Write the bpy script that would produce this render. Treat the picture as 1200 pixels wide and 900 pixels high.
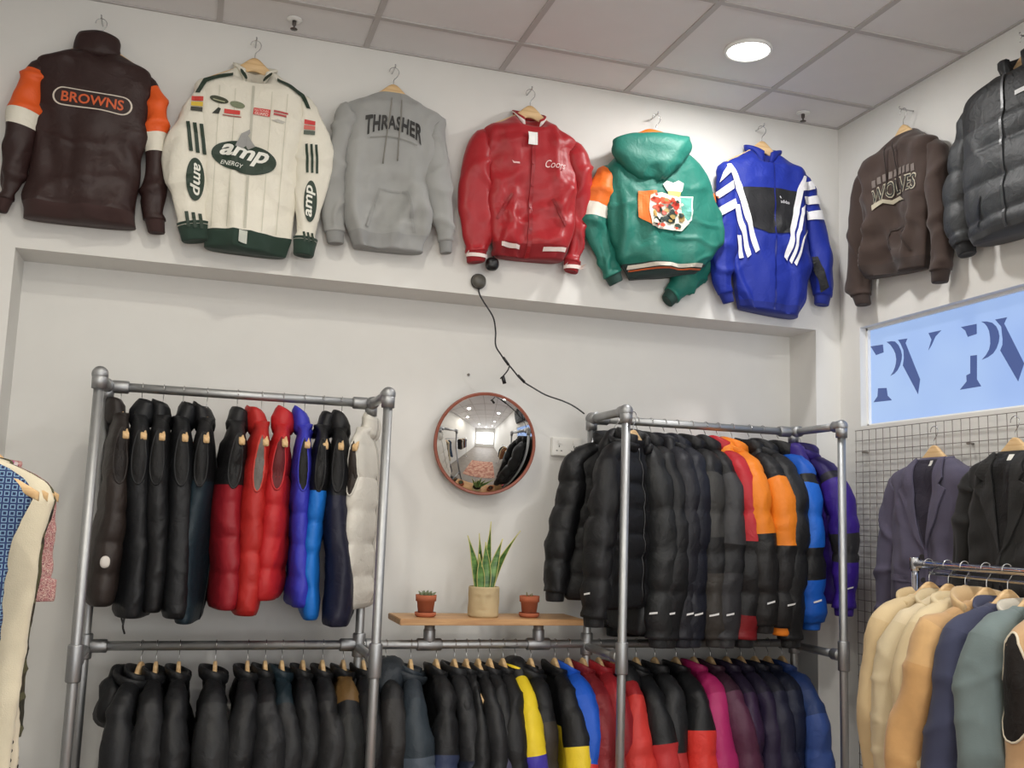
import bpy, bmesh, math, random
import numpy as np
from mathutils import Vector, Matrix
from mathutils.bvhtree import BVHTree

PI = math.pi
scene = bpy.context.scene
COL = scene.collection
for o in list(bpy.data.objects):
    bpy.data.objects.remove(o)

# ------------------------------------------------------------------ camera
CAM = Vector((-2.9387, -4.0784, 1.60))
RIGHT = Vector((0.951357, -0.306254, 0.033589))
UP = Vector((-0.072707, -0.117233, 0.990439))
FWD = Vector((0.299389, 0.944703, 0.133798))
cd = bpy.data.cameras.new('camera')
cam = bpy.data.objects.new('camera', cd)
COL.objects.link(cam)
cam.matrix_world = Matrix(((RIGHT.x, UP.x, -FWD.x, CAM.x), (RIGHT.y, UP.y, -FWD.y, CAM.y),
                           (RIGHT.z, UP.z, -FWD.z, CAM.z), (0, 0, 0, 1)))
cd.sensor_width = 36.0
cd.lens = 1183.14 / 1200 * 36.0
cd.clip_start = 0.05
scene.camera = cam

# ------------------------------------------------------------------ world, daylight, exposure
LAMP_W = 11.5
scene.view_settings.view_transform = 'Standard'
scene.view_settings.look = 'None'
scene.view_settings.gamma = 1.0
scene.view_settings.use_curve_mapping = False
scene.view_settings.exposure = 0.0
world = bpy.data.worlds.new('world')
scene.world = world
world.use_nodes = True
world.node_tree.nodes['Background'].inputs[0].default_value = (0.75, 0.85, 1.0, 1)
world.node_tree.nodes['Background'].inputs[1].default_value = 1.0
dl = bpy.data.lights.new('shopfront_daylight', 'AREA')
dl.shape = 'RECTANGLE'; dl.size = 3.3; dl.size_y = 2.2
dl.energy = 105; dl.color = (0.98, 0.97, 0.95)
dlo = bpy.data.objects.new('shopfront_daylight', dl)
COL.objects.link(dlo)
dlo.location = (-1.95, -8.35, 1.7); dlo.rotation_euler = (-PI / 2, 0, PI)

# room dimensions: back wall y=0, right wall x=0
H = 3.569; XL = -3.86; YF = -8.4; ZB = 2.549; REC = 0.22; RXL = -3.613; RXR = -0.135

# ------------------------------------------------------------------ helpers
_m = {}
def srgb(c):
    return tuple(((v / 255) / 12.92 if v / 255 <= 0.04045 else ((v / 255 + 0.055) / 1.055) ** 2.4) for v in c)

KIND = {  # roughness, noise scale, bump strength, bump distance, sheen, colour variation
    'nylon': (0.52, 22, 0.40, 0.008, 0.0, 0.14),
    'shell': (0.62, 26, 0.40, 0.008, 0.1, 0.10),
    'satin': (0.42, 14, 0.32, 0.008, 0.25, 0.10),
    'cotton': (0.90, 260, 0.25, 0.0012, 0.3, 0.10),
    'fleece': (0.95, 330, 0.5, 0.002, 0.5, 0.25),
    'canvas': (0.92, 180, 0.30, 0.0015, 0.15, 0.16),
    'suede': (0.95, 120, 0.25, 0.002, 0.5, 0.22),
    'rib': (0.85, 300, 0.3, 0.0015, 0.2, 0.08),
    'print': (0.60, 150, 0.05, 0.001, 0.0, 0.0),
    'plaster': (0.85, 40, 0.10, 0.002, 0.0, 0.03),
    'paint': (0.6, 60, 0.05, 0.001, 0.0, 0.03),
    'plastic': (0.35, 90, 0.03, 0.001, 0.0, 0.0),
    'clay': (0.85, 140, 0.3, 0.002, 0.0, 0.15),
    'leaf': (0.45, 60, 0.2, 0.002, 0.0, 0.25),
}
def M(rgb, kind='shell', scale=None):
    if isinstance(rgb, bpy.types.Material): return rgb
    key = (tuple(rgb), kind, scale)
    if key in _m: return _m[key]
    rough, ns, bs, bd, sheen, var = KIND[kind]
    if kind in ('nylon', 'shell', 'canvas') and max(rgb) < 80: rgb = tuple(v * .78 for v in rgb)    # dark dyed cloth
    if scale: ns = scale
    m = bpy.data.materials.new('%s_%d_%d_%d' % ((kind,) + tuple(int(v) for v in rgb)))
    m.use_nodes = True
    nt = m.node_tree; N = nt.nodes; L = nt.links
    b = N['Principled BSDF']
    c = srgb(rgb)
    tc = N.new('ShaderNodeTexCoord')
    nz = N.new('ShaderNodeTexNoise'); nz.inputs['Scale'].default_value = ns; nz.inputs['Detail'].default_value = 3
    if kind in ('nylon', 'satin', 'shell'): nz.inputs['Distortion'].default_value = 1.3; b.inputs['Specular IOR Level'].default_value = .38
    L.new(tc.outputs['Object'], nz.inputs['Vector'])
    if var:
        nz2 = N.new('ShaderNodeTexNoise'); nz2.inputs['Scale'].default_value = 9 if kind != 'suede' else 16
        nz2.inputs['Detail'].default_value = 4
        L.new(tc.outputs['Object'], nz2.inputs['Vector'])
        mx = N.new('ShaderNodeMix'); mx.data_type = 'RGBA'
        L.new(nz2.outputs['Fac'], mx.inputs['Factor'])
        mx.inputs['A'].default_value = tuple(v * (1 - var) for v in c) + (1,)
        mx.inputs['B'].default_value = tuple(min(1, v * (1 + var)) for v in c) + (1,)
        L.new(mx.outputs['Result'], b.inputs['Base Color'])
    else:
        b.inputs['Base Color'].default_value = c + (1,)
    b.inputs['Roughness'].default_value = rough
    if sheen:
        b.inputs['Sheen Weight'].default_value = sheen * 0.5
        b.inputs['Sheen Roughness'].default_value = 0.5
    bp = N.new('ShaderNodeBump'); bp.inputs['Strength'].default_value = bs; bp.inputs['Distance'].default_value = bd
    L.new(nz.outputs['Fac'], bp.inputs['Height']); L.new(bp.outputs['Normal'], b.inputs['Normal'])
    _m[key] = m
    return m

def metal(name, rgb, rough, ns=60):
    m = bpy.data.materials.new(name); m.use_nodes = True
    nt = m.node_tree; b = nt.nodes['Principled BSDF']
    b.inputs['Base Color'].default_value = srgb(rgb) + (1,)
    b.inputs['Metallic'].default_value = 1.0
    tc = nt.nodes.new('ShaderNodeTexCoord'); nz = nt.nodes.new('ShaderNodeTexNoise')
    nz.inputs['Scale'].default_value = ns
    nt.links.new(tc.outputs['Object'], nz.inputs['Vector'])
    mr = nt.nodes.new('ShaderNodeMapRange')
    mr.inputs['To Min'].default_value = rough * 0.75; mr.inputs['To Max'].default_value = rough * 1.3
    nt.links.new(nz.outputs['Fac'], mr.inputs['Value']); nt.links.new(mr.outputs['Result'], b.inputs['Roughness'])
    return m

def emit(name, rgb, s, lin=False):
    m = bpy.data.materials.new(name); m.use_nodes = True
    b = m.node_tree.nodes['Principled BSDF']
    b.inputs['Base Color'].default_value = srgb(rgb) + (1,)
    b.inputs['Emission Color'].default_value = srgb(rgb) + (1,)
    b.inputs['Emission Strength'].default_value = s
    return m

def wood_mat(name, c1, c2, axis=0, sc=(3, 30, 30)):
    m = bpy.data.materials.new(name); m.use_nodes = True
    nt = m.node_tree; N = nt.nodes; L = nt.links; b = N['Principled BSDF']
    tc = N.new('ShaderNodeTexCoord'); mp = N.new('ShaderNodeMapping'); mp.inputs['Scale'].default_value = sc
    nz = N.new('ShaderNodeTexNoise'); nz.inputs['Scale'].default_value = 2.0; nz.inputs['Detail'].default_value = 5
    nz.inputs['Distortion'].default_value = 0.6
    L.new(tc.outputs['Object'], mp.inputs['Vector']); L.new(mp.outputs['Vector'], nz.inputs['Vector'])
    r = N.new('ShaderNodeValToRGB')
    r.color_ramp.elements[0].position = 0.3; r.color_ramp.elements[0].color = srgb(c1) + (1,)
    r.color_ramp.elements[1].position = 0.7; r.color_ramp.elements[1].color = srgb(c2) + (1,)
    L.new(nz.outputs['Fac'], r.inputs['Fac']); L.new(r.outputs['Color'], b.inputs['Base Color'])
    b.inputs['Roughness'].default_value = 0.5
    return m

WOOD = wood_mat('hanger_wood', (206, 168, 118), (232, 200, 152))
BOARD = wood_mat('shelf_wood', (176, 132, 88), (205, 164, 116))
GALV = metal('galvanised_steel', (182, 184, 185), 0.50, 40)
CAST = metal('cast_fitting', (170, 172, 174), 0.5, 120)
CHROME = metal('chrome', (215, 217, 222), 0.12)
WIRE = metal('hook_wire', (200, 200, 200), 0.25)
GRIDW = M((128, 122, 116), 'paint')

def link(o, parent=None):
    COL.objects.link(o)
    if parent: o.parent = parent
    return o

def thing(name, label, cat, loc=(0, 0, 0), rotz=0.0, group=None):
    o = bpy.data.objects.new(name, None); o.empty_display_size = 0.05
    link(o); o.location = loc; o.rotation_euler = (0, 0, rotz)
    tag(o, label, cat, group)
    return o

def tag(o, label, cat, group=None):
    o['label'] = label; o['category'] = cat
    if group: o['group'] = group
    return o

def struct(o):
    o['kind'] = 'structure'; return o

def mesh(name, V, F, mat, parent=None, smooth=True):
    me = bpy.data.meshes.new(name)
    V = np.asarray(V, float)
    me.from_pydata(V.tolist(), [], [list(map(int, f)) for f in F])
    if smooth: me.polygons.foreach_set('use_smooth', [True] * len(me.polygons))
    me.materials.append(mat)
    me.update()
    return link(bpy.data.objects.new(name, me), parent)

def from_bm(name, bm, mat, parent=None, smooth=False):
    me = bpy.data.meshes.new(name); bm.to_mesh(me); bm.free()
    if smooth: me.polygons.foreach_set('use_smooth', [True] * len(me.polygons))
    me.materials.append(mat)
    return link(bpy.data.objects.new(name, me), parent)

def bm_box(bm, lo, hi, bev=0.0):
    r = bmesh.ops.create_cube(bm, size=1)
    vs = r['verts']
    for v in vs:
        v.co = Vector([lo[i] + (v.co[i] + 0.5) * (hi[i] - lo[i]) for i in range(3)])
    if bev:
        es = list({e for v in vs for e in v.link_edges})
        bmesh.ops.bevel(bm, geom=es, offset=bev, segments=2, affect='EDGES')
    return bm

def box(name, lo, hi, mat, parent=None, bev=0.0, smooth=False):
    bm = bmesh.new(); bm_box(bm, lo, hi, bev)
    return from_bm(name, bm, mat, parent, smooth)

def catmull(P, n):
    P = np.asarray(P, float)
    d = np.r_[0, np.cumsum(np.linalg.norm(np.diff(P, axis=0), axis=1) + 1e-9)]
    t = np.linspace(0, d[-1], n)
    m = np.zeros_like(P)
    m[1:-1] = (P[2:] - P[:-2]) / (d[2:] - d[:-2])[:, None]
    m[0] = (P[1] - P[0]) / (d[1] - d[0]); m[-1] = (P[-1] - P[-2]) / (d[-1] - d[-2])
    k = np.clip(np.searchsorted(d, t, side='right') - 1, 0, len(P) - 2)
    h = (d[k + 1] - d[k])[:, None]; s = ((t - d[k]) / (d[k + 1] - d[k]))[:, None]
    return ((2 * s**3 - 3 * s**2 + 1) * P[k] + (s**3 - 2 * s**2 + s) * h * m[k]
            + (-2 * s**3 + 3 * s**2) * P[k + 1] + (s**3 - s**2) * h * m[k + 1])

def grid_faces(R, C, wrap=True):
    F = []
    cc = C if wrap else C - 1
    for i in range(R - 1):
        a = i * C
        for j in range(cc):
            k = (j + 1) % C
            F.append((a + j, a + k, a + C + k, a + C + j))
    return F

def tube_mesh(name, P, mat, parent, cap0=True, cap1=True, wrap=True, smooth=True):
    R, C, _ = P.shape
    V = P.reshape(-1, 3); F = grid_faces(R, C, wrap)
    V = list(V)
    if cap0:
        V.append(P[0].mean(0)); i = len(V) - 1
        F += [(i, (j + 1) % C, j) for j in range(C)]
    if cap1:
        V.append(P[-1].mean(0)); i = len(V) - 1; b = (R - 1) * C
        F += [(i, b + j, b + (j + 1) % C) for j in range(C)]
    return mesh(name, np.array(V), F, mat, parent, smooth)

def pipe(name, pts, r, mat, parent=None, n=None, seg=10, ref=None):
    P = np.asarray(pts, float)
    if n: P = catmull(P, n)
    T = np.gradient(P, axis=0); T /= np.linalg.norm(T, axis=1)[:, None]
    ref = np.array(ref if ref is not None else ((0, 0, 1) if abs(T[0][2]) < 0.9 else (1, 0, 0)), float)
    rings = []
    rr = np.full(len(P), r) if np.isscalar(r) else np.interp(np.linspace(0, 1, len(P)), np.linspace(0, 1, len(r)), r)
    a = np.linspace(0, 2 * PI, seg, endpoint=False)
    u = np.cross(T[0], ref); u /= np.linalg.norm(u)
    for p, t, q in zip(P, T, rr):
        u = u - t * (u @ t); u /= np.linalg.norm(u)
        w = np.cross(t, u)
        rings.append(p + q * (np.cos(a)[:, None] * u + np.sin(a)[:, None] * w))
    return tube_mesh(name, np.array(rings), mat, parent)

def lathe(name, prof, mat, parent=None, seg=28, loc=(0, 0, 0), wob=None):
    a = np.linspace(0, 2 * PI, seg, endpoint=False)
    P = np.array([[(r * math.cos(t) + loc[0], r * math.sin(t) + loc[1], z + loc[2]) for t in a] for r, z in prof])
    return tube_mesh(name, P, mat, parent)

def noise(P, freq, seed, k=9):
    rng = np.random.RandomState(seed)
    D = rng.normal(size=(k, 3)); D /= np.linalg.norm(D, axis=1)[:, None]
    D *= (np.asarray(freq) * np.ones(3))[None, :] * rng.uniform(0.6, 1.5, (k, 1))
    ph = rng.uniform(0, 6.28, k)
    return np.sin(P @ D.T + ph).sum(-1) / math.sqrt(k / 2)

def ridge(P, freq, seed, w=.38):
    n = noise(P, freq, seed)
    return np.exp(-(n / w)**2) - .38

def copy_tree(o, parent=None):
    c = o.copy(); COL.objects.link(c); c.parent = parent
    for ch in o.children: copy_tree(ch, c)
    return c
# ------------------------------------------------------------------ the room
WALL = M((224, 223, 219), 'plaster')
CEILM = M((226, 224, 224), 'plaster', 120)
BARM = M((186, 182, 180), 'paint')
struct(box('wall_back', (XL - .2, REC, 0), (0.16, .45, H + .1), WALL))
struct(box('trim_1', (XL - .2, 0, ZB), (0, REC, H + .03), WALL))       # deep bulkhead over the recess
struct(box('trim_2', (XL - .2, 0, 0), (RXL, REC, ZB), WALL))
struct(box('trim_3', (RXR, 0, 0), (0, REC, ZB), WALL))
WY0, WY1, WZ0, WZ1 = -.150, -1.72, 2.083, 2.546
bm = bmesh.new()
bm_box(bm, (0, YF, 0), (.16, REC, WZ0))
bm_box(bm, (0, YF, WZ1), (.16, REC, H + .1))
bm_box(bm, (0, WY0, WZ0), (.16, REC, WZ1))
bm_box(bm, (0, YF, WZ0), (.16, WY1, WZ1))
struct(from_bm('wall_right', bm, WALL))
struct(box('wall_left', (XL - .2, YF, 0), (XL, 0, H + .1), WALL))
bm = bmesh.new()
bm_box(bm, (XL - .2, YF - .2, 0), (.16, YF, .6))
bm_box(bm, (XL - .2, YF - .2, 2.8), (.16, YF, H + .1))
bm_box(bm, (XL - .2, YF - .2, .6), (-3.6, YF, 2.8))
bm_box(bm, (-.3, YF - .2, .6), (.16, YF, 2.8))
struct(from_bm('wall_front', bm, WALL))
fl = bpy.data.materials.new('concrete_floor'); fl.use_nodes = True
_n = fl.node_tree.nodes; _l = fl.node_tree.links
_t = _n.new('ShaderNodeTexCoord'); _z = _n.new('ShaderNodeTexNoise'); _z.inputs['Scale'].default_value = 3; _z.inputs['Detail'].default_value = 8
_r = _n.new('ShaderNodeValToRGB'); _r.color_ramp.elements[0].color = srgb((118, 112, 106)) + (1,); _r.color_ramp.elements[1].color = srgb((158, 150, 142)) + (1,)
_l.new(_t.outputs['Object'], _z.inputs['Vector']); _l.new(_z.outputs['Fac'], _r.inputs['Fac'])
_l.new(_r.outputs['Color'], _n['Principled BSDF'].inputs['Base Color']); _n['Principled BSDF'].inputs['Roughness'].default_value = .5
struct(box('floor', (XL - .2, YF - .2, -.1), (.16, .45, 0), fl))

# suspended ceiling: slab, inset tiles, tee bars
ceil = struct(box('ceiling', (XL - .2, YF - .2, H + .03), (.16, .45, H + .1), CEILM))
xs = [0.0] + [-(.548 + .6 * k) for k in range(7)]
xs = [x for x in xs if x > XL] + [XL]
ys = [0.0] + [-(.277 + .6 * k) for k in range(14)]
ys = [y for y in ys if y > YF] + [YF]
tile_me = {}
for i in range(len(xs) - 1):
    for j in range(len(ys) - 1):
        w = xs[i] - xs[i + 1] - .02; d = ys[j] - ys[j + 1] - .02
        key = (round(w, 3), round(d, 3))
        if key not in tile_me:
            bm = bmesh.new(); bm_box(bm, (-w / 2, -d / 2, 0), (w / 2, d / 2, .02))
            tile_me[key] = from_bm('ceiling_tile', bm, CEILM, ceil)
            t = tile_me[key]
        else:
            t = tile_me[key].copy(); link(t, ceil)
        t.location = ((xs[i] + xs[i + 1]) / 2, (ys[j] + ys[j + 1]) / 2, H + .005)
for x in xs:
    box('tee_bar', (x - .012, YF, H - .001), (x + .012, 0, H + .012), BARM, ceil)
for y in ys:
    box('tee_bar', (XL, y - .012, H - .0015), (0, y + .012, H + .0115), BARM, ceil)

# frosted window high in the right wall, with cut letters
FR = M((238, 238, 236), 'paint')
win = struct(bpy.data.objects.new('window_1', None)); link(win)
bm = bmesh.new()
for lo, hi in (((.035, WY1, WZ0), (.075, WY1 + .03, WZ1)), ((.035, WY0 - .012, WZ0), (.075, WY0, WZ1)),
               ((.035, WY1, WZ0), (.075, WY0, WZ0 + .012)), ((.035, WY1, WZ1 - .012), (.075, WY0, WZ1))):
    bm_box(bm, lo, hi)
from_bm('window_frame', bm, FR, win)
pm = bpy.data.materials.new('frosted_daylit_film'); pm.use_nodes = True
_n = pm.node_tree.nodes; _l = pm.node_tree.links
_t = _n.new('ShaderNodeTexCoord'); _z = _n.new('ShaderNodeTexNoise'); _z.inputs['Scale'].default_value = 2.2; _z.inputs['Detail'].default_value = 2
_r = _n.new('ShaderNodeValToRGB')
_r.color_ramp.elements[0].position = .3; _r.color_ramp.elements[0].color = srgb((152, 184, 240)) + (1,)
_r.color_ramp.elements[1].position = .7; _r.color_ramp.elements[1].color = srgb((176, 205, 248)) + (1,)
_l.new(_t.outputs['Object'], _z.inputs['Vector']); _l.new(_z.outputs['Fac'], _r.inputs['Fac'])
_b = _n['Principled BSDF']; _b.inputs['Base Color'].default_value = (.10, .13, .2, 1); _b.inputs['Roughness'].default_value = .6
_l.new(_r.outputs['Color'], _b.inputs['Emission Color']); _b.inputs['Emission Strength'].default_value = .80
box('pane', (.05, WY1, WZ0), (.06, WY0, WZ1), pm, win)
LET = emit('letter_film', (74, 94, 150), .75)
LET.node_tree.nodes['Principled BSDF'].inputs['Base Color'].default_value = (.02, .03, .08, 1)
letters = {
 'p1': [(-.163, 2.46), (-.251, 2.455), (-.255, 2.418), (-.202, 2.413)],
 'p2': [(-.277, 2.463), (-.31, 2.461), (-.334, 2.456), (-.357, 2.436), (-.373, 2.409), (-.379, 2.388), (-.376, 2.368), (-.365, 2.343), (-.348, 2.323), (-.326, 2.31), (-.3, 2.304), (-.318, 2.319), (-.331, 2.338), (-.338, 2.355), (-.341, 2.373), (-.336, 2.4), (-.324, 2.421), (-.303, 2.445)],
 'p3': [(-.355, 2.46), (-.417, 2.456), (-.404, 2.438), (-.493, 2.264), (-.478, 2.201), (-.384, 2.34), (-.392, 2.372), (-.39, 2.407), (-.371, 2.441)],
 'p4': [(-.212, 2.257), (-.272, 2.252), (-.278, 2.216), (-.304, 2.195), (-.304, 2.192), (-.179, 2.196), (-.208, 2.221)],
 'v': [(-.551, 2.458), (-.629, 2.457), (-.593, 2.436), (-.567, 2.401), (-.548, 2.383), (-.569, 2.427)],
 'q1': [(-.743, 2.451), (-.83, 2.449), (-.829, 2.408), (-.78, 2.404), (-.767, 2.432)],
 'q2': [(-.855, 2.454), (-.885, 2.449), (-.913, 2.439), (-.932, 2.422), (-.943, 2.402), (-.948, 2.38), (-.944, 2.358), (-.932, 2.334), (-.913, 2.316), (-.886, 2.305), (-.853, 2.299), (-.876, 2.315), (-.893, 2.335), (-.9, 2.357), (-.9, 2.381), (-.896, 2.408), (-.886, 2.428), (-.873, 2.443)],
 'q3': [(-.929, 2.449), (-.99, 2.447), (-.974, 2.425), (-1.066, 2.255), (-1.034, 2.19), (-.95, 2.322), (-.962, 2.342), (-.964, 2.363), (-.959, 2.415)],
 'q4': [(-.791, 2.324), (-.827, 2.322), (-.823, 2.224), (-.845, 2.193), (-.728, 2.192), (-.767, 2.222), (-.766, 2.247), (-.788, 2.252)],
}
for off, ks in ((0, ('p1', 'p2', 'p3', 'p4', 'v', 'q1', 'q2', 'q3', 'q4')), (-.578, ('q1', 'q2', 'q3', 'q4'))):
    for k in ks:
        bm = bmesh.new()
        f = bm.faces.new([bm.verts.new((.0495, y + off, z)) for y, z in letters[k]])
        e = bmesh.ops.extrude_face_region(bm, geom=[f])
        for v in e['geom']:
            if isinstance(v, bmesh.types.BMVert): v.co.x -= .001
        bmesh.ops.triangulate(bm, faces=bm.faces[:])
        from_bm('film_letter', bm, LET, win)

# shopfront window behind the viewer
win2 = struct(bpy.data.objects.new('window_2', None)); link(win2)
bm = bmesh.new()
for x in (-3.58, -2.5, -1.4, -.32): bm_box(bm, (x - .03, YF - .12, .6), (x + .03, YF - .04, 2.8))
for z in (.63, 2.77): bm_box(bm, (-3.6, YF - .12, z - .03), (-.3, YF - .04, z + .03))
from_bm('window_frame', bm, M((60, 60, 62), 'paint'), win2)
gl = bpy.data.materials.new('glass'); gl.use_nodes = True
_b = gl.node_tree.nodes['Principled BSDF']; _b.inputs['Transmission Weight'].default_value = 1; _b.inputs['Roughness'].default_value = 0; _b.inputs['IOR'].default_value = 1.1
box('pane', (-3.6, YF - .085, .6), (-.3, YF - .08, 2.8), gl, win2)

# ceiling downlights
LED = emit('led_diffuser', (255, 252, 244), 9.0)
BEZ = M((235, 235, 232), 'plastic')
where = ['above the blue striped track jacket', 'in front of the left clothes rack', 'above the tan jackets rail', 'over the middle of the room on the left',
         'over the middle of the room on the right', 'halfway to the shopfront on the right', 'halfway to the shopfront on the left', 'near the shopfront']
WARM = (1.0, .94, .82); NEUT = (1.0, .98, .955)
for k, (x, y, pw, lc) in enumerate(((-.848, -.577, 1.15, NEUT), (-2.648, -1.777, 1.25, WARM), (-.848, -2.377, 1.5, NEUT), (-3.248, -2.977, 2.0, WARM), (-.848, -4.177, 1.2, NEUT), (-.848, -5.977, 1.2, NEUT), (-2.648, -5.377, 1.2, WARM), (-1.748, -7.177, 1.2, NEUT))):
    t = thing('ceiling_downlight', 'round white recessed LED downlight ' + where[k], 'ceiling light', (x, y, H), 0, 'recessed downlights')
    lathe('bezel', [(.098, 0.005), (.100, -.004), (.096, -.009), (.090, -.010), (.086, -.006), (.085, .004)], BEZ, t)
    lathe('diffuser', [(.001, -.0065), (.05, -.0065), (.086, -.005)], LED, t)
    li = bpy.data.lights.new('downlight_lamp', 'AREA'); li.shape = 'DISK'; li.size = .16
    li.energy = LAMP_W * pw; li.color = lc
    lo = link(bpy.data.objects.new('downlight_lamp', li), t); lo.location = (0, 0, -.012)

# sprinklers
for k, (x, y, w) in enumerate(((-2.661, -.135, 'above the dark brown track jacket'), (-.27, -.105, 'near the corner above the blue jacket'))):
    t = thing('sprinkler_head', 'small ceiling sprinkler ' + w, 'sprinkler', (x, y, H + .004), 0, 'ceiling sprinklers')
    lathe('rose', [(.001, 0), (.032, -.001), (.030, -.006), (.012, -.008), (.001, -.008)], BEZ, t, 20)
    lathe('nozzle', [(.009, -.006), (.008, -.025), (.004, -.030), (.004, -.040), (.015, -.042), (.014, -.044), (.001, -.045)], M((70, 62, 58), 'plastic'), t, 12)

# ------------------------------------------------------------------ pipe rack along the back wall
RP = .0172
rack = thing('pipe_clothes_rack', 'galvanised steel pipe clothes rack with two bays against the back wall', 'clothes rack')
YB, YR, ZT, ZL = -.06, -.42, 2.045, 1.10
def sleeve_fit(p, axis, ln=.075, r=.0245, name='fitting', par=rack, mat=CAST):
    a = np.array(axis, float); p = np.array(p, float)
    q = [p - a * ln / 2, p - a * (ln / 2 - .004), p + a * (ln / 2 - .004), p + a * ln / 2]
    return pipe(name, q, [r * .92, r, r, r * .92], mat, par, seg=16)
def knob(p, ax, par=rack):
    p = np.array(p, float); a = np.array(ax, float)
    return pipe('set_screw', [p, p + a * .03], .006, CAST, par, seg=8)
def joint(p, axes, par=rack):
    bm = bmesh.new()
    bmesh.ops.create_uvsphere(bm, u_segments=16, v_segments=10, radius=.0275)
    for a in axes:
        m = Vector(a).to_track_quat('Z', 'Y').to_matrix().to_4x4()
        bmesh.ops.create_cone(bm, cap_ends=True, segments=16, radius1=.0255, radius2=.0245, depth=.05, matrix=m @ Matrix.Translation((0, 0, .025)))
    o = from_bm('elbow', bm, CAST, par, True); o.location = p
    return o
for xl, xr in ((-3.245, -2.255), (-1.30, -.30)):
    for x in (xl, xr):
        pipe('pole', [(x, YR, 0), (x, YR, ZT)], RP, GALV, rack, seg=18)
        pipe('pole', [(x, YB, 0), (x, YB, ZT)], RP, GALV, rack, seg=18)
        joint((x, YR, ZT), ((0, 0, -1), (0, 1, 0)))
        joint((x, YB, ZT), ((0, 0, -1), (0, -1, 0)))
        pipe('cross_pipe', [(x, YR, ZT), (x, YB, ZT)], RP, GALV, rack, seg=18)
        pipe('cross_pipe', [(x, YR, ZL - .01), (x, YB, ZL - .01)], RP, GALV, rack, seg=18)
        sleeve_fit((x, YR, ZL - .01), (0, 0, 1), .12)
        sleeve_fit((x, YR + .05, ZL - .01), (0, 1, 0), .05)
        sleeve_fit((x, YB, ZL), (0, 0, 1), .09, .0255)
        lathe('foot_flange', [(.05, 0), (.05, .008), (.026, .012), (.024, .05), (.001, .05)], CAST, rack, 20, (x, YR, 0))
        lathe('foot_flange', [(.05, 0), (.05, .008), (.026, .012), (.024, .05), (.001, .05)], CAST, rack, 20, (x, YB, 0))
    pipe('rail', [(xl, YB, ZT), (xr, YB, ZT)], RP, GALV, rack, seg=18)
    sleeve_fit((xl + .045, YB, ZT), (1, 0, 0), .06)
    sleeve_fit((xr - .045, YB, ZT), (1, 0, 0), .06)
pipe('rail', [(-3.245, YB, ZL), (-.30, YB, ZL)], RP, GALV, rack, seg=18)
for x in (-3.2, -2.30, -2.20, -.345): sleeve_fit((x, YB, ZL), (1, 0, 0), .06)
SHX = (-1.975, -1.515)
for x in SHX:
    sleeve_fit((x, YB, ZL), (1, 0, 0), .10)
    sleeve_fit((x, YB, ZL + .035), (0, 0, 1), .05)
    pipe('shelf_post', [(x, YB, ZL + .02), (x, YB, 1.183)], .021, GALV, rack, seg=16)

shelf = tag(box('shelf_board', (-2.115, -.155, 1.1835), (-1.345, .095, 1.208), BOARD, None, .003), 'narrow light oak shelf board on two pipe posts', 'shelf')

# ------------------------------------------------------------------ chrome rail by the right wall
XR = -.5; ZR = 1.497; RY0 = -1.106; RY1 = -2.75
rail2 = thing('chrome_clothes_rail', 'chrome freestanding clothes rail holding tan and denim jackets', 'clothes rail')
pipe('rail', [(XR, RY0 + .01, ZR), (XR, RY1, ZR)], .0145, CHROME, rail2, seg=16)
pipe('brace', [(XR + .012, RY0 - .06, ZR - .028), (XR + .012, RY1, ZR - .045)], .006, CHROME, rail2, seg=10)
for y in (RY0, RY1):
    pipe('upright', [(XR, y, .05), (XR, y, ZR)], .0135, CHROME, rail2, seg=14)
    sleeve_fit((XR, y, ZR), (0, 0, 1), .045, .0175, 'joint', rail2, CHROME)
    pipe('foot_bar', [(XR - .25, y, .05), (XR + .25, y, .05)], .013, CHROME, rail2, seg=12)
    for dx in (-.22, .22):
        lathe('castor', [(.001, 0), (.02, .004), (.024, .02), (.02, .034), (.001, .037)], M((40, 40, 42), 'plastic'), rail2, 14, (XR + dx, y, 0))

# ------------------------------------------------------------------ wire grid panel on the right wall
grid = thing('wire_grid_panel', 'grey wire grid display panel behind the blazers', 'grid panel', (0, 0, 0))
g0, g1, gz0, gz1 = -.150, -1.66, .55, 2.06
GX = -.028
y = g0
wv = pipe('wire', [(0, 0, gz0), (0, 0, gz1)], .0017, GRIDW, grid, seg=6); n = 0
while y > g1:
    w = wv if n == 0 else wv.copy()
    if n: link(w, grid)
    w.location = (GX, y, 0); y -= .0475; n += 1
wh = pipe('wire', [(0, g0, 0), (0, g1, 0)], .0017, GRIDW, grid, seg=6); z = gz1; n = 0
while z > gz0:
    w = wh if n == 0 else wh.copy()
    if n: link(w, grid)
    w.location = (GX - .004, 0, z); z -= .0475; n += 1
for yy in (g0 - .05, g0 - .7, g1 + .1):
    for zz in (gz1 - .1, gz0 + .1):
        pipe('wall_bracket', [(-.0015, yy, zz), (GX - .004, yy, zz)], .005, GRIDW, grid, seg=8)
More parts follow.
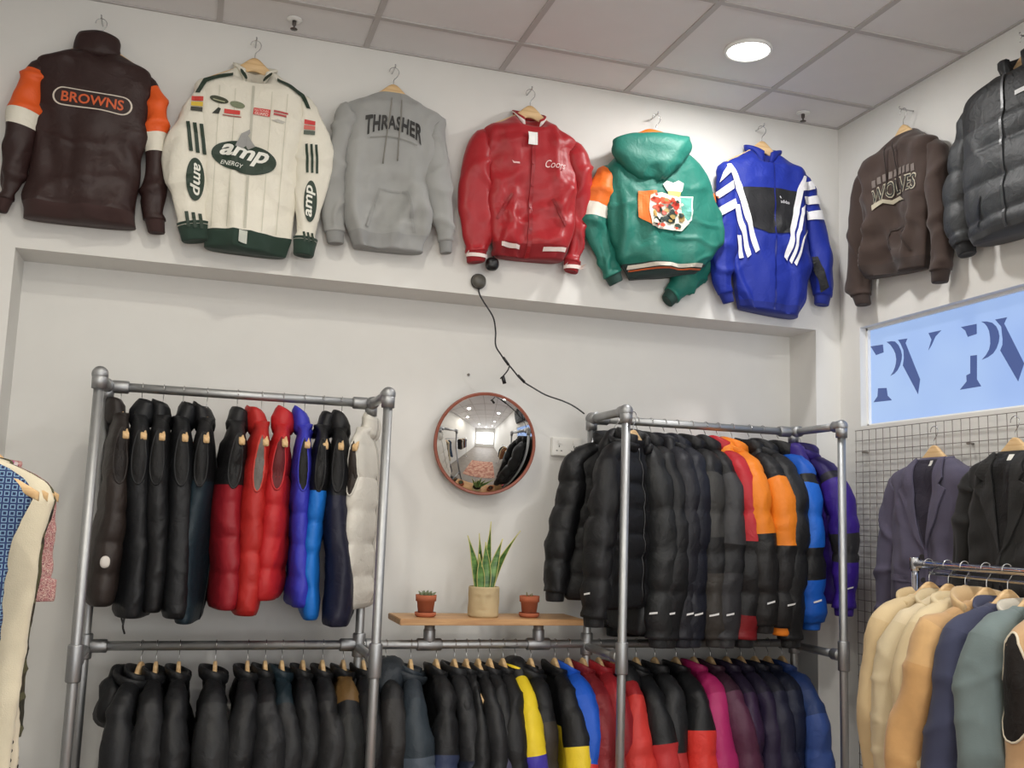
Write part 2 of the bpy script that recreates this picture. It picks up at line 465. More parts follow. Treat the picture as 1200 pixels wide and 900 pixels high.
# ------------------------------------------------------------------ hangers
HANG0 = None
def make_hanger():
    t = bpy.data.objects.new('coat_hanger', None); t.empty_display_size = .03
    x = np.linspace(-.195, .195, 41); ax = np.abs(x) / .195
    hump = .026 * np.exp(-(x / .045)**2)
    top = -.076 - .60 * np.sqrt(x**2 + .03**2) + .012 + hump
    hgt = .040 - .018 * ax + hump * .6
    yb = .012 * ax**2          # arms sweep forward like a contoured hanger
    th = .0075 + .003 * ax
    prof = [(-.7, -1), (.7, -1), (1, -.75), (1, .75), (.7, 1), (-.7, 1), (-1, .75), (-1, -.75)]
    P = np.array([[(xx, -b + t_ * p, tp - h / 2 + h / 2 * q) for p, q in prof] for xx, tp, h, b, t_ in zip(x, top, hgt, yb, th)])
    link(t)
    tube_mesh('wooden_arm', P, WOOD, t)
    r = .0206
    pts = [(0, 0, -.068), (0, 0, -.036), (.011, 0, -.022)]
    pts += [(r * math.cos(a), 0, r * math.sin(a)) for a in np.radians([-22, 15, 50, 85, 120, 155, 185])]
    pipe('hook', pts, .0017, WIRE, t, n=26, seg=6, ref=(0, 1, 0))
    return t
def hanger(loc, rotz, label, group='wooden hangers'):
    global HANG0
    if HANG0 is None:
        HANG0 = make_hanger(); t = HANG0
    else:
        t = copy_tree(HANG0)
    t.location = loc; t.rotation_euler = (0, 0, rotz)
    tag(t, label, 'hanger', group)
    return t

# ------------------------------------------------------------------ garment surfaces
def outward(P):
    c = P.mean(1, keepdims=True); d = P - c
    return d / (np.linalg.norm(d, axis=2, keepdims=True) + 1e-6)

def puff(P, coord, sp, amp, seed, start=None):
    """quilted baffles along a length coordinate, pinched and crinkled at the seams"""
    s = np.abs(np.sin(PI * coord / sp)) ** .5
    nz = noise(P, (55, 55, 28), seed)
    s2 = s + .12 * noise(P, (16, 16, 16), seed + 1) * s
    return amp * (s2 - .55) + (1 - s) * nz * .005 + .005 * ridge(P, (30, 30, 20), seed + 2) + .0028 * ridge(P, (55, 55, 42), seed + 8) + .006 * noise(P, (13, 13, 9), seed + 4)

def bands(P, splits, parent, cap1=True, cap0=True):
    """cut a tube into parts along its rows: splits = [(fraction, part name, material)]"""
    n = P.shape[0]; out = []; a = 0
    for k, (f, name, mat) in enumerate(splits):
        b = n - 1 if k == len(splits) - 1 else int(round(f * (n - 1)))
        b = max(b, a + 1)
        out.append(tube_mesh(name, P[a:b + 1], mat, parent, cap0=(a == 0 and cap0), cap1=(b == n - 1 and cap1)))
        a = b
    return out

def sleeve_grid(ctrl, rad, n=60, c=26, sp=0, amp=.01, seed=0, fold=.004, dome=.04, flat=1.0):
    ctrl = np.asarray(ctrl, float)
    P = catmull(ctrl, n)
    T = np.gradient(P, axis=0); T /= np.linalg.norm(T, axis=1)[:, None]
    v = np.linspace(0, 1, n)
    rad = np.asarray(rad, float)
    dd = np.r_[0, np.cumsum(np.linalg.norm(np.diff(ctrl, axis=0), axis=1))]; dd /= dd[-1]
    rx = np.interp(v, dd, rad[:, 0]); ry = np.interp(v, dd, rad[:, 1])
    k = np.where(v < dome, np.sqrt(np.clip(1 - (1 - v / dome)**2, 0.02, 1)), 1); rx = rx * k; ry = ry * k
    e2 = np.array([0, 1., 0]); a = np.linspace(0, 2 * PI, c, endpoint=False)
    G = np.zeros((n, c, 3))
    for i in range(n):
        t = T[i]; u = e2 - t * (e2 @ t); u /= np.linalg.norm(u); w = np.cross(u, t)
        G[i] = P[i] + rx[i] * np.cos(a)[:, None] * w + ry[i] * np.sin(a)[:, None] * u
    ln = np.linalg.norm(np.diff(P, axis=0), axis=1).sum()
    O = outward(G)
    if sp:
        disp = puff(G, (v * ln)[:, None] * np.ones((1, c)), sp, amp, seed)
    else:
        disp = fold * noise(G, (30, 30, 12), seed) + fold * 1.1 * ridge(G, (18, 18, 26), seed + 3) + fold * .6 * ridge(G, (40, 40, 14), seed + 6)
    disp = disp * np.clip(v / .12, 0, 1)[:, None] * np.clip((1 - v) / .05, .2, 1)[:, None]
    return G + O * disp[..., None]

def collar_sweep(name, parent, mat, cz, rx, ry, h, th, gap=.5, drop=.02, flare=0.0, n=30, cx=0, cy=0, lean=0.0, seed=0, rough=.002, back=False, level=.25):
    """stand collar / cowl: a thick ring round the neck, open at the front (local -y) by +-gap"""
    A = np.linspace(-PI / 2 + gap, 1.5 * PI - gap, n)
    prof = [(0, 0), (.9, .25), (1.0, .55), (.9, .85), (.45, 1.0), (-.3, .97), (-.7, .7), (-.9, .3), (-.6, 0)]
    P = np.zeros((n, len(prof), 3))
    for i, t in enumerate(A):
        bk = .5 + .5 * math.sin(t)
        for j, (q, w) in enumerate(prof):
            r1 = rx + q * th + flare * w; r2 = ry + q * th + flare * w
            P[i, j] = (cx + r1 * math.cos(t), cy + r2 * math.sin(t) + lean * w * h, cz - drop * (1 - bk) + w * h * (1 - level * (1 - bk)))
    P += rough * noise(P, 40, seed)[..., None] * outward(P)
    if back: P[..., 1] = 2 * cy - P[..., 1]
    return tube_mesh(name, P, mat, parent)

def blob(name, parent, mat, c, r, seed=0, nz=.012, n=22, m=28, flat_z=None, quilt=0, taper=0, tilt=0, fold=0):
    th = np.linspace(.06, PI - .06, n); ph = np.linspace(0, 2 * PI, m, endpoint=False)
    P = np.array([[(math.sin(t) * math.cos(p), math.sin(t) * math.sin(p), math.cos(t)) for p in ph] for t in th])
    P = np.sign(P) * np.abs(P) ** .85
    O = P.copy()
    P = P * np.array(r)
    P += O * (nz * noise(P, (22, 22, 18), seed) + nz * .35 * noise(P, 60, seed + 1))[..., None]
    if fold: P += O * (fold * ridge(P, (20, 20, 24), seed + 9))[..., None]
    if taper: P[..., 0] *= 1 + taper * P[..., 2] / r[2]
    if tilt: P[..., 2] += tilt * P[..., 0]
    if quilt: P += O * (quilt * (np.abs(np.sin(P[..., 2] * PI / .06))**.5 - .5))[..., None]
    return tube_mesh(name, P + np.array(c), mat, parent)

def ribbon(name, pts, w, off, mat, parent, axis=(1, 0, 0), nrm=(0, -1, 0), th=.003):
    P = np.asarray(pts, float); ax = np.array(axis, float); nn = np.array(nrm, float)
    q = [(-.5, 0), (.5, 0), (.5, 1), (-.5, 1)]
    G = np.array([[p + ax * w * a + nn * (off - th * .5 + th * b) for a, b in q] for p in P])
    return tube_mesh(name, G, mat, parent)

BLACK = (23, 23, 26); LIN = (14, 14, 16)
def rack_torso(s, seed):
    L = s.get('L', .72); ws = s.get('ws', .205); d = s.get('d', .05); wn = .07
    wc = s.get('wc', ws + .025); wh = s.get('wh', wc + .01)
    zc = [-L, -L + .015, -L + .06, -.5, -.30, -.20, -.168, -.148, -.128, -.112, -.10]
    a = [wh * .95, wh * .98, wh, wc, wc, ws + .012, ws, ws * .9, ws * .72, ws * .52, wn]
    b = [d * .82, d * .92, d, d, d * .95, d * .78, d * .66, d * .58, d * .52, max(.034, d * .5), max(.036, d * .55)]
    z = np.r_[np.linspace(-L, -.21, s.get('nr', 60)), np.linspace(-.20, -.10, 15)]
    A = np.interp(z, zc, a); B = np.interp(z, zc, b)
    C = 48; t = np.linspace(0, 2 * PI, C, endpoint=False); p = .78
    cx = np.sign(np.cos(t)) * np.abs(np.cos(t))**p; sy = np.sign(np.sin(t)) * np.abs(np.sin(t))**p
    G = np.stack([A[:, None] * cx, B[:, None] * sy, z[:, None] * np.ones(C)], -1)
    O = outward(G); O[..., 2] = 0
    depth = np.clip((-.10 - G[..., 2]) / .5, 0, 1)
    if s.get('sp'):
        pf = puff(G, G[..., 2] + L, s['sp'], s.get('amp', .013), seed)
        w = np.clip((-.15 - G[..., 2]) / .04, 0, 1)
        if s.get('zy') and not s.get('yokequilt', True): w = np.clip((s['zy'] - G[..., 2]) / .03, 0, 1)
        disp = pf * w
    else:
        disp = .010 * depth * noise(G, (22, 22, 5), seed) + .007 * ridge(G, (24, 24, 6), seed + 3) * depth**.5 + .006 * ridge(G, (30, 30, 26), seed + 6) * depth**.5 + .0035 * ridge(G, (55, 55, 40), seed + 8) * depth**.5
    G = G + O * disp[..., None]
    rng = np.random.RandomState(seed)
    G[..., 1] += (rng.uniform(-.05, .05) * depth**1.5 * .6) + .008 * noise(G * np.array([1, 0, 1]), (9, 0, 9), seed + 5) * depth
    return G, z

def rack_garment(loc, rotz, label, cat, group, s, seed, side=-1):
    """a jacket or vest hanging on a hanger; origin at the rail, shoulders along local x, front towards local -y"""
    t = thing(s.get('name', 'puffer_jacket'), label, cat, loc, rotz, group)
    fab = s.get('fab', 'nylon'); body = M(s['c'], fab); yoke = M(s.get('y', s['c']), s.get('yfab', fab))
    col = M(s.get('col', s.get('y', s['c'])), s.get('yfab', fab)); lin = M(s.get('lin', LIN), 'shell')
    G, z = rack_torso(s, seed)
    L = s.get('L', .72); zy = s.get('zy', -.30)
    i = int(np.argmin(abs(z - zy))); hem = int(np.argmin(abs(z - (-L + s.get('hemh', .03)))))
    hem = max(hem, 1)
    tube_mesh('hem', G[:hem + 1], M(s.get('hem', s['c']), fab), t, cap0=True, cap1=False)
    tube_mesh('body', G[hem:i + 1], body, t, cap0=False, cap1=False)
    tube_mesh('yoke', G[i:], yoke, t, cap0=False, cap1=True)
    d = s.get('d', .05)
    # front closure
    zi = [k for k in range(0, len(z), 3) if z[k] < -.13]
    fr = G[zi, 36, :]
    ribbon('zip', fr, .014, .001, M(s.get('zip', (18, 18, 20)), 'plastic'), t)
    if s.get('vest'):
        ws = s.get('ws', .205)
        for sg in (-1, 1):
            a = np.linspace(0, 2 * PI, 30, endpoint=False)
            hy, hz = s.get('armh', (d * .40, .100)); zc_ = -.162 - hz
            def surf(k_, off):
                o = []
                for q in a:
                    yy = k_ * hy * math.sin(q) * (1 - .25 * math.cos(q)); zz = zc_ + k_ * hz * math.cos(q)
                    k = int(np.argmin(abs(z - zz)))
                    row = G[k]; r = row[row[:, 0] * sg > 0]; o_ = np.argsort(r[:, 1]); y0 = row[:, 1].mean() * .8
                    xx = np.interp(yy + y0, r[o_, 1], np.abs(r[o_, 0]))
                    o.append((sg * (xx + off), yy + y0, zz))
                return np.array(o)
            base = surf(1.0, .002)
            o = pipe('armhole_trim', np.vstack([base, base[:1]]), .004, M(s.get('trim', s.get('y', s['c'])), fab), t, seg=6)
            rings = np.array([surf(k, .004) for k in (1.0, .75, .5, .25, .06)])
            tube_mesh('lining', rings, lin, t, cap0=False, cap1=True)
            if s.get('badge') and sg == side:
                by, bz, br = s['badge']; k = int(np.argmin(abs(z - bz))); row = G[k]; r = row[row[:, 0] * sg > 0]; o_ = np.argsort(r[:, 1])
                bx = np.interp(row[:, 1].mean() + by, r[o_, 1], np.abs(r[o_, 0]))
                blob('round_badge', t, M((214, 208, 200), 'plastic'), (sg * bx, row[:, 1].mean() + by, bz), (.006, br * .8, br), 3, .0005, 10, 16)
    elif not s.get('bare'):
        ws = s.get('ws', .205); SL = s.get('SL', .84); rng = np.random.RandomState(seed + 77)
        up = M(s.get('su', s.get('y', s['c'])), fab)
        for sg in (-1, 1):
            yo = rng.uniform(-.035, .035); ym = rng.uniform(-.02, .02)
            o_ = s.get('out', .03) + (rng.uniform(-.005, .03) if sg == side else -.005)
            sw = s.get('swing', 0) if sg == side else 0
            ctrl = [(sg * .058, 0, -.122), (sg * .12, 0, -.152), (sg * (ws - .012), 0, -.205), (sg * (ws + o_), ym, -.32), (sg * (ws + o_ + .012 + sw * .5), yo * .7 + ym, -.32 - (SL - .17) * .45), (sg * (ws + o_ - .005 + sw), yo, -.15 - SL)]
            rx = s.get('srx', .068); ry = min(s.get('sry', .055), d * 1.15)
            rad = [(.024, ry * .50), (.036, ry * .62), (rx * .82, ry * .80), (rx * 1.03, ry), (rx, ry * 1.06), (rx * .78, ry * .92)]
            S = sleeve_grid(ctrl, rad, sp=s.get('ssp', s.get('sp', 0)), amp=s.get('amp', .013) * .8, seed=seed + 11 + sg, fold=s.get('fold', .005))
            sb = s.get('sb') or [(1, s['c'])]
            yk = s.get('y', s['c']); sb = [(.18 + .82 * f, c_) for f, c_ in sb]
            if sb[0][1] != yk: sb = [(s.get('cap', .20), yk)] + sb
            slv = bands(S, [(f, 'sleeve' if k == 0 else 'sleeve_panel', M(c_, fab)) for k, (f, c_) in enumerate(sb)], t)
            e = ctrl[-1]; cf = M(s.get('cuff', s['c']), 'shell')
            tube = np.array([[(e[0] + rr * rx * .62 * math.cos(q), e[1] + rr * ry * .62 * math.sin(q), e[2] + dz) for q in np.linspace(0, 2 * PI, 14, endpoint=False)]
                             for rr, dz in ((1.0, .012), (1.08, -.005), (1.02, -.03), (.95, -.036), (.7, -.03))])
            tube_mesh('cuff', tube, cf, slv[-1])
            if s.get('mark') and sg == side:
                # on the outward side of the sleeve, facing away from the torso
                r0 = 51; far = np.argmax((S[r0] * sg)[:, 0]); cols = [(far + k) % 26 for k in (0, 1, 2)]
                sub = S[r0:r0 + 2][:, cols].copy(); nn = outward(S)[r0:r0 + 2][:, cols]
                V = (sub + nn * .005); V[1] = V[0] * .45 + V[1] * .55; V[:, :, 2] -= np.linspace(0, .008, 3)[None]
                tube_mesh('logo_mark', V, M((225, 225, 225), 'print'), slv[-1], False, False, wrap=False)
    # collar / hood
    ch = s.get('ch', .07)
    collar_sweep('collar', t, col, s.get('cz', -.118), s.get('crx', .074), max(.034, d * s.get('cry', .72)), ch, s.get('cth', .012), gap=s.get('gap', .45), drop=s.get('cdrop', .02), flare=s.get('flare', .004), seed=seed, lean=s.get('clean', 0), level=s.get('clevel', .25), rough=s.get('crough', .003))
    if s.get('hood'):
        hc = M(s['hood'], fab)
        hb_ = blob('hood', t, hc, (0, d * .6 + .045, -.165), (.125, .055, .11), seed, .014, quilt=.006 if s.get('sp') else 0)
        collar_sweep('hood_rim', hb_, hc, -.125, .095, max(.045, d * .85) + .01, .05, .014, gap=.35, drop=.03, flare=.012, cy=.012, seed=seed + 4)
    if s.get('cords'):
        for x in (-.12, .13):
            pipe('drawcord', [(x * 1.3, 0, -L + .01), (x * 1.32, .004, -L - .03), (x * 1.28, -.004, -L - .055)], .0035, M((18, 18, 18), 'plastic'), t, n=8, seg=6)
    return t

# ------------------------------------------------------------------ flat lettering and panels laid on a garment
_txt = {}
def text_mesh(body, size, bold=0.0, shear=0.0, space=1.0):
    cu = bpy.data.curves.new('lettering', 'FONT')
    cu.body = body; cu.size = size; cu.align_x = 'CENTER'; cu.align_y = 'CENTER'
    cu.offset = bold; cu.shear = shear; cu.space_character = space; cu.resolution_u = 3
    ob = bpy.data.objects.new('lettering', cu)
    me = bpy.data.meshes.new_from_object(ob)
    bm = bmesh.new(); bm.from_mesh(me)
    lim = .11                                  # cut long triangles so that letters follow the folds
    for _ in range(6):
        bmesh.ops.triangulate(bm, faces=bm.faces[:])
        es = [e for e in bm.edges if e.calc_length() > lim * size]
        if not es: break
        bmesh.ops.subdivide_edges(bm, edges=es, cuts=1)
    bmesh.ops.triangulate(bm, faces=bm.faces[:]); bm.to_mesh(me); bm.free()
    V = np.array([v.co[:] for v in me.vertices]); F = [tuple(p.vertices) for p in me.polygons]
    bpy.data.objects.remove(ob); bpy.data.meshes.remove(me); bpy.data.curves.remove(cu)
    return V, F

def bvh_of(objs):
    V = []; F = []
    for o in objs:
        b = len(V); V += [v.co.copy() for v in o.data.vertices]
        F += [tuple(i + b for i in p.vertices) for p in o.data.polygons]
    return BVHTree.FromPolygons(V, F)

def lay(V2, F, name, mat, root, bvh, off=.003, thick=0.0):
    """V2: (x, z) points in the garment's own frame; drop them onto its front"""
    out = []; ly = -.08
    for x, z in V2:
        hs = [bvh.ray_cast(Vector((x + a, -1, z + b)), Vector((0, 1, 0)))[0] for a, b in ((0, 0), (.006, 0), (-.006, 0), (0, .006), (0, -.006))]
        hs = [h.y for h in hs if h is not None and h.y < .02]
        if hs: ly = min(hs)
        out.append((x, ly - off, z))
    V = np.array(out); n = len(V); F = [tuple(f) for f in F]
    if thick:
        V = np.vstack([V, V - np.array([0, thick, 0])])
        from collections import Counter
        ec = Counter()
        for f in F:
            for a, b in zip(f, f[1:] + f[:1]): ec[(min(a, b), max(a, b))] += 1
        side = [(a, b, b + n, a + n) for f in F for a, b in zip(f, f[1:] + f[:1]) if ec[(min(a, b), max(a, b))] == 1]
        F = [tuple(i + n for i in f) for f in F] + side
    return mesh(name, V, F, mat, root, smooth=False)

def poly(pts, name, mat, root, bvh, off=.003, res=.011, thick=0.0):
    bm = bmesh.new()
    bm.faces.new([bm.verts.new((x, 0, z)) for x, z in pts])
    xs_ = [p[0] for p in pts]; zs_ = [p[1] for p in pts]
    for ax, lo, hi in ((0, min(xs_), max(xs_)), (2, min(zs_), max(zs_))):
        v = lo + res
        while v < hi:
            co = Vector((0, 0, 0)); co[ax] = v; no = Vector((0, 0, 0)); no[ax] = 1
            bmesh.ops.bisect_plane(bm, geom=bm.verts[:] + bm.edges[:] + bm.faces[:], plane_co=co, plane_no=no, dist=1e-5)
            v += res
    bm.verts.ensure_lookup_table(); bm.verts.index_update()
    V = [(v.co.x, v.co.z) for v in bm.verts]; F = [tuple(v.index for v in f.verts) for f in bm.faces]
    bm.free()
    return lay(V, F, name, mat, root, bvh, off, thick)

def word(body, x, z, w, h, mat, root, bvh, bold=0.0, shear=0.0, rot=0.0, arc=0.0, grow=0.0, off=.004, name='lettering', space=1.0):
    V, F = text_mesh(body, 1.0, bold, shear, space)
    lo = V.min(0); hi = V.max(0)
    u = (V[:, 0] - lo[0]) / (hi[0] - lo[0]) * 2 - 1; q = (V[:, 1] - lo[1]) / (hi[1] - lo[1]) * 2 - 1
    hh = h / 2 * (1 + grow * u**2)
    X = u * w / 2; Z = q * hh - arc * u**2 - (hh - h / 2) * 0
    c, s_ = math.cos(rot), math.sin(rot)
    return lay(np.stack([x + X * c - Z * s_, z + X * s_ + Z * c], 1), F, name, mat, root, bvh, off)

def ellipse(x, z, a, b, rot=0, n=40):
    c, s_ = math.cos(rot), math.sin(rot)
    return [(x + a * math.cos(t) * c - b * math.sin(t) * s_, z + a * math.cos(t) * s_ + b * math.sin(t) * c) for t in np.linspace(0, 2 * PI, n, endpoint=False)]

def pill(x0, z0, x1, z1, r, n=10):
    a = math.atan2(z1 - z0, x1 - x0); o = []
    for cx_, cz_, st in ((x1, z1, a - PI / 2), (x0, z0, a + PI / 2)):
        o += [(cx_ + r * math.cos(st + PI * k / n), cz_ + r * math.sin(st + PI * k / n)) for k in range(n + 1)]
    return o

def ring_collar(t, ring, mat, zb, zf, th, gap, out=.25, name='collar', lo=0.0, seed=1):
    C = len(ring); jf = int(.75 * C); c = ring.mean(0)
    prof = [(-.3, -.10), (.6, .1), (1.0, .5), (.8, .9), (.2, 1.0), (-.5, .95), (-.9, .5), (-.8, .0)]
    P = []
    for j in range(jf + gap, jf + C - gap + 1):
        p = ring[j % C]; d = p - c; d[2] = 0; d = d / np.linalg.norm(d); bk = .5 + .5 * d[1]
        h = max(.004, zb + (zf - zb) * (1 - bk)**1.8 - p[2])
        P.append([p + d * (q * th + out * (lo + w * (1 - lo)) * h) + np.array([0, 0, (lo + w * (1 - lo) * (.72 if lo else 1)) * h]) for q, w in prof])
    P = np.array(P); P += .0012 * noise(P, 60, seed)[..., None]
    return tube_mesh(name, P, mat, t)

# ------------------------------------------------------------------ garments hung flat against a wall
WGAP = .055    # hanger plane to wall
def wall_garment(name, label, cat, loc, rotz, rows, sl, sr, c, fab, seed, depth=.115, hem=.0, hemc=None, bl=None, br=None,
                 cuffc=None, fold=.008, crumple=.003, sp=0, zy=None, yc=None, group='garments hung high on the walls', ysl=-.012, cuff=.05, blouse=0.0, cuff_r=.8, scoop=0.0, lin=None):
    t = thing(name, label, cat, loc, rotz, group)
    fold *= 1.75; crumple *= 1.5
    R = np.array([[a[0], a[1], b[0], b[1]] for a, b in rows], float)
    K = len(R)
    dep = np.interp(np.linspace(0, 1, K), [0, .12, .3, .6, .85, 1], [.55, .72, .95, 1, 1 + blouse, .86]) * depth
    Q = catmull(np.c_[R, dep], 84)
    C = 72; a = np.linspace(0, 2 * PI, C, endpoint=False); p = .72
    cx = np.sign(np.cos(a)) * np.abs(np.cos(a))**p; sy = np.sign(np.sin(a)) * np.abs(np.sin(a))**p
    mid = (Q[:, :2] + Q[:, 2:4]) / 2; hv = (Q[:, 2:4] - Q[:, :2]) / 2
    XZ = mid[:, None] + hv[:, None] * cx[None, :, None]
    yb = WGAP - .012
    Y_ = yb - Q[:, 4:5] / 2 + Q[:, 4:5] / 2 * sy[None]
    G = np.stack([XZ[..., 0], Y_, XZ[..., 1]], -1)
    v = np.linspace(0, 1, 84)[:, None]
    front = np.clip(-(Y_ - (yb - Q[:, 4:5] / 2)) / (Q[:, 4:5] / 2), 0, 1)
    if sp:
        disp = puff(G, -G[..., 2], sp, .016, seed)
        if zy: disp = disp * np.clip((zy + .02 - G[..., 2]) / .04, .15, 1)
    else:
        disp = fold * (.3 + .8 * v) * noise(G, (20, 6, 6), seed) + fold * 1.5 * ridge(G, (21, 4, 7), seed + 1) * np.clip(v * 1.5, 0, 1)**.7 + crumple * ridge(G, (26, 10, 30), seed + 2) * np.clip(v * 3, 0, 1) + fold * .2 * noise(G, (80, 40, 60), seed + 3)
    disp = disp * np.clip(v / .1, 0, 1)
    disp = disp * (1 - (.65 if not sp else 0) * np.exp(-((G[..., 2] + .34) / .12)**2 - (G[..., 0] / .17)**4))    # stiffer under the prints
    if scoop:
        xc = mid[0, 0]; dz = scoop * np.exp(-((G[..., 0] - xc) / .055)**4) * np.clip(front * 1.6, 0, 1) * np.clip(1 - v / .16, 0, 1)
        G[..., 2] -= dz
    G[..., 1] -= disp * front
    lat = np.abs(cx)[None] * (1 - front)
    G[..., 0] += lat * disp * .6 * np.sign(cx)[None]
    body = M(c, fab); parts = []
    zm = G[..., 2].mean(1)
    i1 = 83
    if hem:
        i1 = int(np.argmin(abs(zm - (zm[-1] + hem))))
        Hm = G[i1:].copy()
        parts.append(tube_mesh('hem_band', Hm, M(hemc, 'rib'), t, cap0=False, cap1=True))
    i0 = 0
    if zy:
        i0 = int(np.argmin(abs(zm - zy)))
        parts.append(tube_mesh('yoke', G[:i0 + 1], M(yc, fab), t, cap0=True, cap1=False))
    parts.append(tube_mesh('body', G[i0:i1 + 1], body, t, cap0=(i0 == 0), cap1=(i1 == 83)))
    if lin:
        rg_ = G[0] + np.array([0, 0, .0015]); ce = rg_.mean(0) - np.array([0, 0, .012])
        tube_mesh('neck_lining', np.array([rg_, rg_ * .6 + ce * .4, rg_ * .2 + ce * .8]), M(lin, 'shell'), t, False, True)
    sl_parts = []
    for sg, S_, bnd in ((-1, sl, bl), (1, sr, br)):
        if not S_: continue
        ys_ = S_[0][3] if len(S_[0]) > 3 else ysl
        ctrl = [(S_[0][0] - sg * .035, ysl, S_[0][1] + .015)] + [(q[0], (q[3] if len(q) > 3 else ysl), q[1]) for q in S_]
        rad = [(S_[0][2] * .9, .028)] + [(q[2], min(.046, max(.03, q[2] * .85))) for q in S_]
        g = sleeve_grid(ctrl, rad, n=64, c=30, sp=sp * .95 if sp else 0, amp=.013, seed=seed + 20 + sg, fold=min(.011, fold * .6), dome=.08)
        e = g[-1].mean(0)
        sp_ = bnd or [(1, c)]
        ps = bands(g, [(f, 'sleeve' if k == 0 else 'sleeve_panel', M(cc, fab)) for k, (f, cc) in enumerate(sp_)], t)
        parts += ps
        # cuff
        tn = g[-1].mean(0) - g[-4].mean(0); tn /= np.linalg.norm(tn)
        base = g[-1] - e
        rings = np.array([e + base * k * cuff_r + tn * dz for k, dz in ((1.15, -.012), (1.1, 0), (1.0, cuff * .5), (.95, cuff * .9), (.85, cuff), (.6, cuff * .9))])
        parts.append(tube_mesh('cuff', rings, M(cuffc or c, 'rib'), ps[-1]))
    return t, parts, bvh_of(parts), G
# ------------------------------------------------------------------ garments on the back wall
def peg(loc, dirn, label):
    t = thing('wall_hook', label, 'hook', loc, 0, 'small wall hooks')
    d = np.array(dirn, float); z = np.array([0, 0, .0165])
    pipe('pin', [z - d * WGAP, z + d * .016, z + d * .020 + np.array([0, 0, .010])], .003, WIRE, t, n=10, seg=8)
    return t

WHT = (226, 222, 208)
# 1 brown track jacket, back to the room
BR = (60, 36, 34); OR = (226, 92, 34)
loc = (-3.383, -WGAP, 3.455)
t, parts, B, G = wall_garment('track_jacket', 'dark brown track jacket with orange sleeve panels and oval back lettering', 'jacket', loc, 0,
    [[(-.072, -.112), (.085, -.118)], [(-.13, -.145), (.13, -.145)], [(-.212, -.195), (.200, -.190)], [(-.212, -.36), (.203, -.372)], [(-.206, -.57), (.199, -.579)], [(-.205, -.72), (.190, -.725)], [(-.195, -.755), (.188, -.755)], [(-.195, -.805), (.190, -.80)]],
    [(-.200, -.225, .036), (-.228, -.40, .046), (-.252, -.57, .054), (-.264, -.70, .048), (-.270, -.745, .036)],
    [(.192, -.222, .036), (.228, -.37, .046), (.246, -.54, .050), (.252, -.69, .052), (.256, -.76, .044)],
    BR, 'nylon', 11, depth=.12, crumple=.005, hem=.05, hemc=(54, 32, 30), bl=[(.10, BR), (.40, OR), (.50, WHT), (1, BR)], br=[(.10, BR), (.42, OR), (.54, WHT), (1, BR)], cuffc=(52, 30, 28), fold=.014, blouse=.12)
collar_sweep('collar', t, M(BR, 'nylon'), -.145, .080, .042, .100, .010, gap=.3, drop=0, flare=-.008, cx=-.004, seed=3, lean=.0, back=True, rough=.004)
poly(pill(-.102, -.338, .108, -.346, .036), 'badge_border', M((214, 204, 190), 'print'), t, B, .003)
poly(pill(-.100, -.338, .106, -.346, .0315), 'badge_field', M((44, 24, 22), 'print'), t, B, .0042)
word('BROWNS', .003, -.342, .220, .040, M((206, 92, 48), 'print'), t, B, bold=.02, rot=-.035, off=.0056)
hanger(loc, 0, 'wooden hanger holding the dark brown and orange track jacket')
peg(loc, (0, -1, 0), 'small hook above the dark brown track jacket')

# 2 white racing jacket
IV = (228, 224, 210); DG = (38, 56, 44)
loc = (-2.80, -WGAP, 3.472)
t, parts, B, G = wall_garment('racing_jacket', 'white racing jacket covered in sponsor badges with dark green hem and cuffs', 'jacket', loc, 0,
    [[(-.075, -.108), (.082, -.104)], [(-.13, -.150), (.14, -.150)], [(-.209, -.205), (.218, -.208)], [(-.200, -.29), (.215, -.28)], [(-.172, -.49), (.212, -.478)], [(-.160, -.69), (.205, -.69)], [(-.150, -.79), (.200, -.79)], [(-.150, -.862), (.190, -.868)]],
    [(-.190, -.235, .044, -.03), (-.218, -.40, .066, -.036), (-.226, -.54, .084, -.04), (-.204, -.69, .074, -.04), (-.186, -.79, .062, -.04)],
    [(.212, -.235, .044, -.03), (.238, -.364, .060, -.036), (.252, -.506, .070, -.04), (.247, -.684, .062, -.04), (.240, -.80, .052, -.04)],
    IV, 'shell', 21, depth=.125, scoop=.085, lin=(30, 42, 36), hem=.07, hemc=(34, 56, 46), cuffc=(34, 56, 46), fold=.011, crumple=.004, cuff=.06, cuff_r=.9)
P_ = lambda c: M(c, 'print')
for sx in (-1, 1):
    poly([(sx * .085 + .004, -.145), (sx * .195 + .004, -.197), (sx * .222 + .004, -.262), (sx * .205 + .004, -.262), (sx * .182 + .004, -.214), (sx * .085 + .004, -.163)], 'shoulder_stripe', P_(DG), t, B, .004)
ring_collar(t, G[0], M(IV, 'shell'), -.062, -.138, .007, 3, .30)
poly(ellipse(-.018, -.506, .124, .062, -.10), 'oval_badge', P_(DG), t, B, .004)
word('amp', -.018, -.498, .185, .064, P_((236, 236, 228)), t, B, bold=.03, shear=.3, rot=-.12, off=.006)
word('ENERGY', -.062, -.537, .085, .018, P_((220, 222, 214)), t, B, bold=.01, shear=.2, rot=-.12, off=.006)
poly([(-.055, -.465), (-.035, -.41), (-.004, -.386), (0, -.40), (-.008, -.412), (.022, -.452), (-.005, -.468), (-.014, -.452), (-.026, -.468)], 'emblem', P_((152, 152, 150)), t, B, .0065)
poly(ellipse(-.127, -.281, .036, .014, -.15, 20), 'badge', P_((58, 62, 44)), t, B, .004)
poly([(-.15, -.279), (-.105, -.286), (-.105, -.290), (-.15, -.283)], 'badge', P_((170, 172, 140)), t, B, .005)
poly(ellipse(-.057, -.291, .029, .014, -.1, 20), 'badge', P_((122, 130, 104)), t, B, .004)
